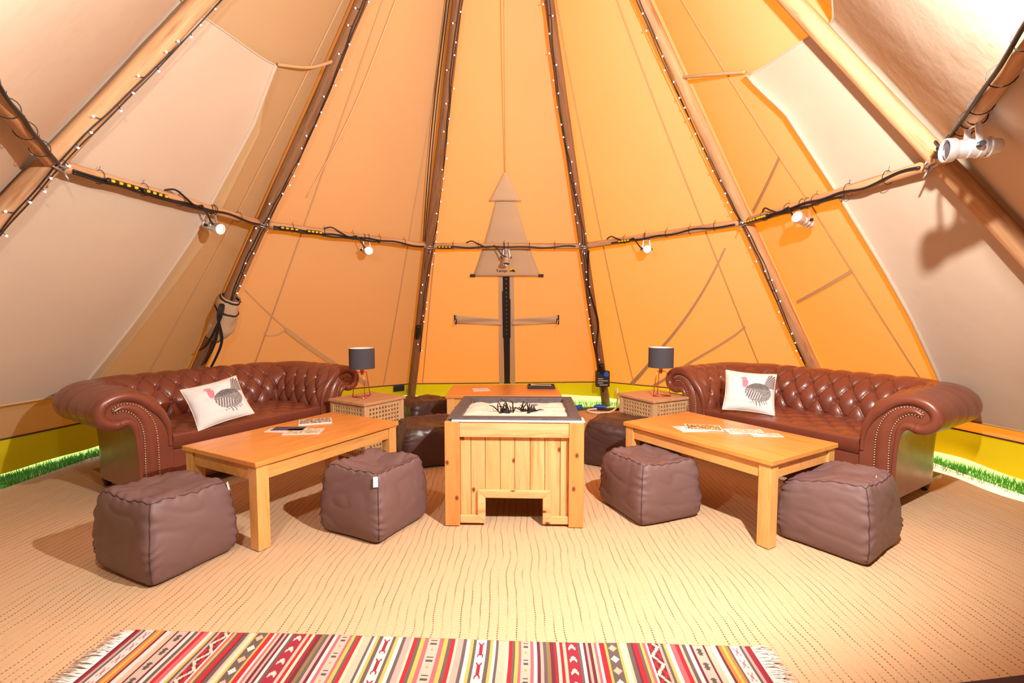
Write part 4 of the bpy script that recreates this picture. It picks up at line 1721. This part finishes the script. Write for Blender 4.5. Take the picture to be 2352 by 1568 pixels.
# ------------------------------------------------------------------ table lamps
def build_lamp(label):
    t = thing('table_lamp', label, 'lamp', group='table lamps')
    mb = MB()
    z0, z1, r = 0.245, 0.415, 0.104
    mb.lathe([(r, z0), (r, z1)], 40, caps=False)
    mb.lathe([(r - 0.003, z1), (r - 0.003, z0)], 40, caps=False, mi=1)
    mb.lathe([(r, z1), (r - 0.003, z1)], 40, caps=False, mi=1)
    mb.lathe([(r - 0.003, z0), (r, z0)], 40, caps=False)
    mb.build('lamp_shade', [M['shade'], M['shade_in']], t, smooth=True, auto=40)
    mb = MB()
    feet = [(0.085 * math.cos(a), 0.085 * math.sin(a)) for a in (R(-60), R(60), R(180))]
    tops = [(0.048 * math.cos(a), 0.048 * math.sin(a)) for a in (R(-60), R(60), R(180))]
    for (fx, fy), (tx, ty) in zip(feet, tops):
        mb.tube([(fx, fy, 0.004), (tx, ty, 0.205), (tx * 0.9, ty * 0.9, 0.212), (0, 0, 0.214)], 0.0035, 8)
    mb.tube([(fx, fy, 0.004) for fx, fy in feet], 0.0035, 8, closed=True)
    mb.build('wire_frame', M['copper'], t, smooth=True)
    mb = MB()
    mb.lathe([(0.006, 0.19), (0.014, 0.205), (0.015, 0.24), (0.018, 0.25), (0.018, 0.29), (0.006, 0.30)], 14)
    mb.build('bulb_holder', M['copper'], t, smooth=True, auto=40)
    mb = MB()
    for a in (0, 2 * PI / 3, 4 * PI / 3):
        mb.tube([(0.016 * math.cos(a), 0.016 * math.sin(a), 0.28), ((r - 0.003) * math.cos(a), (r - 0.003) * math.sin(a), 0.28)], 0.002, 6)
    mb.build('shade_carrier', M['copper'], t, smooth=True)
    return t


lamp_l = build_lamp('table lamp with charcoal drum shade on the left lattice table')
lamp_l.location = (-1.255, 4.06, 0.50)
lamp_r = dup(lamp_l)
lamp_r['label'] = 'table lamp with charcoal drum shade on the right lattice table'
lamp_r.location = (1.27, 4.14, 0.50)
lamp_r.rotation_euler = (0, 0, R(30))

# ------------------------------------------------------------------ fire pit
fp = thing('fire_pit', 'knotty pine fire pit box with a grey tray of sand, centre of the room', 'fire pit', (0.025, 3.07, 0), R(-2.2))
FW, FD, FH = 0.785, 0.745, 0.60
pw = 0.084
for sx in (-1, 1):
    for sy in (-1, 1):
        x, y = sx * (FW / 2 - pw / 2), sy * (FD / 2 - pw / 2)
        mb = MB()
        mb.box(x - pw / 2, x + pw / 2, y - pw / 2, y + pw / 2, 0, FH)
        mb.build('post', M['pine_post'], fp, bevel=0.004)
y0 = -FD / 2
for T, wdt in ((Matrix.Identity(4), FW), (Matrix.Rotation(PI, 4, 'Z'), FW), (Matrix.Rotation(PI / 2, 4, 'Z'), FD), (Matrix.Rotation(-PI / 2, 4, 'Z'), FD)):
    dpt = FD if wdt == FW else FW
    yf = -dpt / 2
    xi = wdt / 2 - pw
    mb = MB()
    mb.box(-xi, xi, yf + 0.006, yf + 0.05, FH - 0.088, FH, T)
    mb.build('rail', M['pine_x'], fp, bevel=0.004)
    ws = [0.060, 0.081, 0.084, 0.081, 0.087, 0.081, 0.087, 0.045]
    k = 2 * xi / sum(ws)
    x = -xi
    for w_ in ws:
        w_ *= k
        xc = x + w_ / 2
        low = 0.16 if abs(xc) < 0.19 else 0.02
        mb = MB()
        mb.box(x + 0.0012, x + w_ - 0.0012, yf + 0.034, yf + 0.052, low, FH - 0.08, T)
        mb.build('plank', M['pine'], fp, bevel=0.0025)
        x += w_

    def mitre(pts, nm='trim'):
        mb = MB()
        vs = [T @ Vector((px, yf + 0.012, pz)) for px, pz in pts] + [T @ Vector((px, yf + 0.034, pz)) for px, pz in pts]
        n = len(pts)
        mb.add(vs, [tuple(range(n)), tuple(reversed(range(n, 2 * n)))] + [((q + 1) % n, q, n + q, n + (q + 1) % n) for q in range(n)])
        return mb.build(nm, M['pine_x'], fp, bevel=0.004)
    mitre([(-0.163, 0.16), (0.163, 0.16), (0.208, 0.205), (-0.208, 0.205)])
    mitre([(-0.163, 0.0 + 0.012), (-0.163, 0.16), (-0.208, 0.205), (-0.208, 0.057)])
    mitre([(0.163, 0.012), (0.208, 0.057), (0.208, 0.205), (0.163, 0.16)])
    mitre([(-xi, 0.012), (-0.163, 0.012), (-0.208, 0.057), (-xi, 0.057)])
    mitre([(0.163, 0.012), (xi, 0.012), (xi, 0.057), (0.208, 0.057)])
# glass sheet edge, tray frame and bed of sand
mb = MB()
mb.box(-FW / 2 + 0.04, FW / 2 + 0.005, -FD / 2 - 0.002, -FD / 2 + 0.10, FH + 0.0005, FH + 0.010)
mb.build('glass_strip', M['glass_edge'], fp, bevel=0.002)
mb = MB()
ex, ey = FW / 2 - 0.012, FD / 2 - 0.015
rim = 0.062
zt0, zt1 = FH + 0.010, FH + 0.020
for x0, x1, ya, yb in ((-ex, ex, -ey, -ey + rim), (-ex, ex, ey - rim, ey), (-ex, -ex + rim, -ey + rim, ey - rim), (ex - rim, ex, -ey + rim, ey - rim)):
    mb.box(x0, x1, ya, yb, zt0, zt1)
for x0, x1, ya, yb in ((-ex + rim, ex - rim, -ey + rim, -ey + rim + 0.006), (-ex + rim, ex - rim, ey - rim - 0.006, ey - rim), (-ex + rim, -ex + rim + 0.006, -ey + rim, ey - rim), (ex - rim - 0.006, ex - rim, -ey + rim, ey - rim)):
    mb.box(x0, x1, ya, yb, FH - 0.10, zt1 - 0.001)
mb.build('tray_frame', M['tray'], fp, bevel=0.003)
mb = MB()
sx_, sy_ = ex - rim - 0.006, ey - rim - 0.006
mb.grid(lambda u, v: (lerp(-sx_, sx_, u), lerp(-sy_, sy_, v), FH + 0.004 + 0.010 * noise.noise(Vector((u * 7, v * 7, 2))) + 0.004 * noise.noise(Vector((u * 22, v * 22, 5))) - 0.035 * max(0, v - 0.82) * 3 - 0.02 * max(0, 0.06 - u) * 8), 60, 60)
o = mb.build('sand', M['sand'], fp, smooth=True)
o['kind'] = 'stuff'


def charred(label, lx, ly, seed):
    rnd = random.Random(seed)
    p = fp.location + Matrix.Rotation(fp.rotation_euler.z, 3, 'Z') @ Vector((lx, ly, FH + 0.004))
    mb = MB()
    for i in range(17):
        a0 = rnd.uniform(0, 2 * PI)
        L = rnd.uniform(0.03, 0.085)
        h = rnd.uniform(0.0, 0.045) if i % 3 else rnd.uniform(0.03, 0.06)
        b = Vector((rnd.uniform(-0.05, 0.05), rnd.uniform(-0.03, 0.03), rnd.uniform(0, 0.008)))
        m1 = b + Vector((math.cos(a0) * L * 0.4 + rnd.uniform(-0.01, 0.01), math.sin(a0) * L * 0.3, h))
        m2 = m1 + Vector((math.cos(a0 + rnd.uniform(-0.9, 0.9)) * L * 0.5, math.sin(a0) * L * 0.4, rnd.uniform(-0.6, 0.4) * h))
        mb.tube([b, m1, m2], [0.0045, 0.0035, 0.0015], 6)
    for i in range(3):
        b = Vector((rnd.uniform(-0.03, 0.03), rnd.uniform(-0.02, 0.02), 0.004))
        d = Vector((rnd.uniform(-1, 1), rnd.uniform(-0.5, 0.5), 0.15)).normalized()
        mb.tube([b - d * 0.03, b - d * 0.01, b + d * 0.03], [0.009, 0.012, 0.006], 7)
    o = mb.build('charred_twigs', M['char'], smooth=True)
    o.location = p
    return tag(o, label, 'charred wood', 'charred wood in the sand')


charred('charred black twigs in the sand, left of the two heaps', -0.06, -0.12, 3)
charred('charred black twigs in the sand, right of the two heaps', 0.08, -0.10, 8)


# ------------------------------------------------------------------ bean bag cubes
def bean_bag(label, loc, rz, size, mat, seed, tagpos=None, peak=0.03, dimple=0.05, group='bean bag cubes', slump=0.0, low=None):
    sx, sy, h = size
    t = thing('bean_bag', label, 'bean bag', loc, R(rz), group)
    e = 8.0

    def deform(p):
        x, y, z = p
        ee = e + 7.0 * max(0.0, -z)
        m = (abs(x) ** ee + abs(y) ** ee + abs(z) ** ee) ** (1 / ee)
        x, y, z = x / m, y / m, z / m
        rxy = min(1.0, max(abs(x), abs(y)))
        bul = 1 + 0.10 * (1 - z * z) - 0.05 * max(0, z) + 0.04 * max(0, -z) * (1 - max(0, -z - 0.6) * 2.2)
        X, Y = x * sx / 2 * bul, y * sy / 2 * bul
        Z = (z * 0.5 + 0.5) * h
        # ears at the top corners, sunken middle
        if z > 0.3:
            w_ = (z - 0.3) / 0.7
            corner = (abs(x) * abs(y)) ** 2
            Z += w_ * (peak * corner - dimple * (1 - rxy ** 2))
            if low:
                Z -= w_ * low[2] * max(0, (x * low[0] + y * low[1]) * 0.7)
        # gathers along the vertical seams, long soft folds over the sides
        ed = math.exp(-((abs(x) - abs(y)) / 0.20) ** 2) * min(1.0, max(0.0, (0.97 - abs(z)) * 6))
        q0 = Vector((x * 1.3 + seed, y * 1.3, z * 1.4))
        wv = 0.0075 * ed * math.sin(z * 22 + 7 * noise.noise(q0 * 1.7)) * (0.6 + max(0, noise.noise(q0 * 2.1 + Vector((0, 0, 5)))) * 1.6)
        wr = 0.010 * noise.noise(q0 * 0.9)
        fold = noise.noise(Vector((x * 1.5 + y * 0.8 + seed * 2, y * 1.1 - x * 0.5, z * 2.4 + 0.9 * x)))
        cr = -0.0035 * math.exp(-(fold / 0.16) ** 2) * min(1.0, max(0.0, (0.95 - abs(z)) * 5))
        top = 0
        if z > 0.6:
            qq = Vector((x * 1.7, y * 1.7 + seed, 1.0))
            w2 = min(1.0, (z - 0.6) / 0.35)
            top = w2 * (0.016 * noise.noise(qq) - 0.007 * math.exp(-(noise.noise(qq * 1.3 + Vector((3, 0, 0))) / 0.14) ** 2))
            rim = math.exp(-((rxy - 0.93) / 0.10) ** 2)
            top += 0.004 * rim * math.sin((x - y) * 21 + seed) * w2
        n = Vector((X, Y, 0))
        if n.length > 1e-5:
            n.normalize()
            f = rxy ** 3
            X += n.x * (wr + wv + cr) * f
            Y += n.y * (wr + wv + cr) * f
        Z += top
        X += slump * Z
        return Vector((X, Y, max(0.0, Z)))
    mb = MB()
    n = 38
    for ax in range(3):
        for s in (-1, 1):
            def fn(u, v):
                a, b = u * 2 - 1, v * 2 - 1
                p = [0, 0, 0]
                p[ax] = s
                p[(ax + 1) % 3] = a
                p[(ax + 2) % 3] = b
                return deform(p)
            mb.grid(fn, n, n, flip=s < 0)
    mb.build('cover', mat, t, smooth=True, weld=True)
    for cx in (-1, 1):
        for cy in (-1, 1):
            mb = MB()
            mb.tube([deform((cx, cy, lerp(-0.95, 0.97, i / 24))) for i in range(25)], 0.0028, 6)
            mb.build('seam', M['seam_thread'] if mat is M['bag_nylon'] else mat, t, smooth=True)
    mb = MB()
    ring = [(1, lerp(-1, 1, i / 14)) for i in range(15)] + [(lerp(1, -1, i / 14), 1) for i in range(1, 15)] + [(-1, lerp(1, -1, i / 14)) for i in range(1, 15)] + [(lerp(-1, 1, i / 14), -1) for i in range(1, 14)]
    mb.tube([deform((a, b, 0.97)) for a, b in ring], 0.003, 6, closed=True)
    mb.build('top_seam', M['seam_thread'] if mat is M['bag_nylon'] else mat, t, smooth=True)
    if tagpos:
        a = deform(tagpos)
        nv = Vector((a.x, a.y, 0)).normalized()
        sv = Vector((-nv.y, nv.x, 0))
        mb = MB()
        vs = []
        for k in range(4):
            for q in (-1, 1):
                vs.append(a + nv * (0.006 + 0.004 * k) + sv * q * 0.012 + Vector((0, 0, 0.008 - 0.017 * k)))
        mb.add(vs, [(0, 1, 3, 2), (2, 3, 5, 4), (4, 5, 7, 6)])
        mb.build('care_tag', M['tag'], t, solid=0.0015)
    return t


bean_bag('brown nylon bean bag cube in the left foreground', (-1.70, 2.345, 0), 65, (0.395, 0.44, 0.385), M['bag_nylon'], 1.0, (1, -1, 0.88), 0.02, 0.012)
bean_bag('brown bean bag cube with a sunken top between left table and fire pit', (-0.785, 2.745, 0), 64, (0.405, 0.40, 0.395), M['bag_nylon'], 2.0, (-1, -0.92, 0.80), 0.035, 0.075)
bean_bag('brown bean bag cube with a puckered front between fire pit and right table', (0.845, 2.955, 0), 22, (0.415, 0.415, 0.365), M['bag_nylon'], 3.4, None, 0.015, 0.045)
bean_bag('brown nylon bean bag cube in the right foreground, pushed under the table end', (1.735, 2.535, 0), 36, (0.41, 0.41, 0.40), M['bag_nylon'], 4.7, (0.15, -0.75, 0.99), 0.01, 0.03, low=(-0.2, 1, 0.09))
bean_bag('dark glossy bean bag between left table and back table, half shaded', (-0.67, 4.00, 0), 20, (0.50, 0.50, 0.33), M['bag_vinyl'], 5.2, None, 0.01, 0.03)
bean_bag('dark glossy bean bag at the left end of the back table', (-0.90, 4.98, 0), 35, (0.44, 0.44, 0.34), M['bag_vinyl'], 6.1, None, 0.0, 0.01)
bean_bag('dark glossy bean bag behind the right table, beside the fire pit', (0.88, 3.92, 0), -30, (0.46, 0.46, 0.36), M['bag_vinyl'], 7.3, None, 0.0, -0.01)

# ------------------------------------------------------------------ kilim rug
KC = dict(R=(205, 38, 52), C=(170, 44, 62), M_=(120, 44, 58), P=(214, 110, 116), W=(238, 230, 224), G=(112, 96, 92), Y=(240, 190, 96), O=(240, 140, 70), T=(216, 194, 178), H=(240, 198, 172), E=(248, 226, 190), L=(150, 124, 80), N=(206, 176, 166))
HALF = [('T', 20, 'dash'), ('P', 15, 0), ('Y', 15, 0), ('G', 12, 0), ('R', 14, 0), ('E', 8, 0), ('N', 22, 0), ('G', 12, 0), ('W', 14, 0), ('Y', 11, 0), ('G', 10, 0), ('W', 36, 'bug'), ('G', 13, 0), ('Y', 10, 0), ('W', 10, 0), ('G', 9, 0),
        ('H', 26, 0), ('E', 10, 0), ('R', 13, 0), ('G', 9, 0), ('Y', 12, 0), ('P', 9, 0), ('T', 32, 'dash'), ('P', 11, 0), ('W', 12, 0), ('M_', 11, 0), ('N', 11, 0), ('G', 11, 0), ('L', 13, 0), ('M_', 13, 0), ('C', 11, 0), ('E', 11, 0), ('R', 11, 0), ('H', 11, 0),
        ('C', 42, 'vee'), ('G', 9, 0), ('W', 11, 0), ('M_', 9, 0), ('N', 9, 0), ('M_', 11, 0), ('H', 9, 0), ('P', 9, 0), ('W', 9, 0), ('R', 18, 0), ('Y', 8, 0), ('G', 37, 'dia'), ('Y', 8, 0), ('E', 16, 0), ('H', 9, 0), ('G', 14, 0), ('M_', 7, 0), ('R', 16, 0), ('G', 9, 0), ('Y', 9, 0), ('P', 10, 0), ('W', 7, 0),
        ('M_', 37, 'zig'), ('N', 9, 0), ('G', 9, 0), ('Y', 10, 0), ('W', 14, 0), ('P', 18, 0), ('R', 14, 0), ('H', 9, 0), ('G', 13, 0), ('W', 14, 0), ('M_', 9, 0), ('T', 37, 'blob'), ('M_', 7, 0), ('H', 20, 0), ('W', 18, 0), ('M_', 9, 0), ('O', 12, 0), ('Y', 10, 0), ('O', 10, 0), ('G', 7, 0), ('W', 34, 'pink'), ('G', 9, 0), ('N', 10, 0), ('C', 20, 0)]
tw = sum(x[1] for x in HALF)
RUGW = 2.29
ks = RUGW / 2 / tw


def motif(kind, cu_, cv, wd):
    """cu_ across band -1..1, cv metres along; returns colour or None"""
    if kind == 'dash':
        per = 0.085
        q = (cv % per) / per
        if abs(cu_) < 0.55 and (0.10 < q < 0.20 or 0.30 < q < 0.40):
            return (96, 84, 80)
        if (cu_ * wd * 0.5) ** 2 + ((q - 0.72) * per) ** 2 < 0.005 ** 2:
            return (214, 170, 80)
    elif kind == 'bug':
        per = 0.10
        q = (cv % per) / per * 2 - 1
        a = abs(cu_)
        if abs(q) < 0.75 and abs(a - (0.12 + 0.6 * abs(q) ** 1.6)) < 0.14:
            return (170, 44, 62)
        if a < 0.16 and abs(q) < 0.55:
            return (170, 44, 62)
    elif kind == 'vee':
        per = 0.060
        q = (cv % per) / per
        a = abs(cu_)
        if a < 0.66 and 0.15 < q - a * 0.45 < 0.45:
            return (240, 220, 206)
    elif kind == 'dia':
        per = 0.055
        i = int(cv // per)
        q = abs((cv % per) / per * 2 - 1)
        if abs(cu_) * 1.25 + q * 1.3 < 0.85:
            return (240, 232, 226) if i % 2 else (236, 190, 160)
    elif kind == 'zig':
        per = 0.085
        q = (cv % per) / per
        if abs(cu_ - 0.6 * math.sin(q * 2 * PI)) < 0.32:
            return (244, 222, 196)
        if abs(cu_ + 0.7 * math.sin(q * 2 * PI)) < 0.3:
            return (205, 44, 56)
    elif kind == 'blob':
        per = 0.070
        q = abs((cv % per) / per * 2 - 1)
        if (abs(cu_) < 0.25 and q < 0.5) or (abs(cu_) < 0.5 and 0.12 < q < 0.32):
            return (100, 88, 78)
    elif kind == 'pink':
        per = 0.060
        q = (cv % per) / per * 2 - 1
        if abs(abs(cu_) - abs(q) * 0.7) < 0.16 and abs(q) < 0.7:
            return (206, 130, 136)
    return None


cols_x, cinfo = [], []
seq = [(c, wd, k, -1) for c, wd, k in reversed(HALF)] + [(c, wd, k, 1) for c, wd, k in HALF]
x = -RUGW / 2
for c, wd, k, sg in seq:
    wm = wd * ks
    n = max(1, int(math.ceil(wm / (0.0045 if k else 0.03))))
    for i in range(n):
        cols_x.append(x + wm * i / n)
        cinfo.append((c, k, (i + 0.5) / n * 2 - 1, wm))
    x += wm
cols_x.append(RUGW / 2)
# the centre band is one piece split at the middle
RUGD = 0.95
nr = 190
nc = len(cols_x) - 1
vs = []
for j in range(nr + 1):
    yy = -RUGD * j / nr
    for xx in cols_x:
        wav = 0.006 * noise.noise(Vector((xx * 2.5, yy * 2, 0.5))) + (0.004 * noise.noise(Vector((xx * 5, 0, 3))) if j == 0 else 0)
        vs.append((xx + 0.006 * noise.noise(Vector((xx * 3, yy * 4, 8))), yy + 0.012 * noise.noise(Vector((xx * 1.4, 0, 2))), 0.010 + wav))
fs = [(j * (nc + 1) + i, (j + 1) * (nc + 1) + i, (j + 1) * (nc + 1) + i + 1, j * (nc + 1) + i + 1) for j in range(nr) for i in range(nc)]
mb = MB()
mb.add(vs, fs)
rug = mb.build('kilim_rug', M['rug'], smooth=True, solid=0.006)
ca = rug.data.color_attributes.new('Col', 'FLOAT_COLOR', 'CORNER')
lin = {k: tuple(x_ * 0.80 for x_ in srgb(*v)) for k, v in KC.items()}
cl = []
for j in range(nr):
    cv = RUGD * (j + 0.5) / nr
    for i in range(nc):
        c, k, cu_, wm = cinfo[i]
        q = lin[c]
        if k:
            if k == 'dash' and abs((cols_x[i] + cols_x[i + 1]) / 2) < 20 * ks:
                cu_ = ((cols_x[i] + cols_x[i + 1]) / 2) / (20 * ks)
                wm = 40 * ks
            mm = motif(k, cu_, cv, wm)
            if mm:
                q = tuple(x_ * 0.80 for x_ in srgb(*mm))
        cl += [q[0], q[1], q[2], 1] * 4
ca.data.foreach_set('color', cl)
rug.location = (-0.285, 1.735, 0)
rug.rotation_euler = (0, 0, R(-2.2))
tag(rug, 'red, cream and grey striped kilim rug with white fringes in the foreground', 'rug')
rnd = random.Random(9)
for s in (-1, 1):
    mb = MB()
    for i in range(260):
        yy = -RUGD * (i + 0.5) / 260
        L = rnd.uniform(0.05, 0.09)
        x0 = s * RUGW / 2
        z = 0.010
        mb.tube([(x0 - s * 0.004, yy, z), (x0 + s * L * 0.5, yy + rnd.uniform(-0.006, 0.006), 0.009 + rnd.uniform(0, 0.006)), (x0 + s * L, yy + rnd.uniform(-0.015, 0.015), 0.006)], [0.0022, 0.0024, 0.0016], 5)
    o = mb.build('fringe', M['fringe'], rug, smooth=True)
    o['kind'] = 'stuff'

# corner of another mat at the lower right
mb = MB()
mb.grid(lambda u, v: (lerp(0, 1.2, u), lerp(-0.8, 0, v), 0.008 + 0.003 * noise.noise(Vector((u * 5, v * 5, 1)))), 12, 10)
o = mb.build('door_mat', M['dark_rug'], smooth=True, solid=0.008)
o.location = (1.40, 1.512, 0)
o.rotation_euler = (0, 0, R(7.6))
tag(o, 'corner of a dark plum mat at the lower right edge', 'mat')
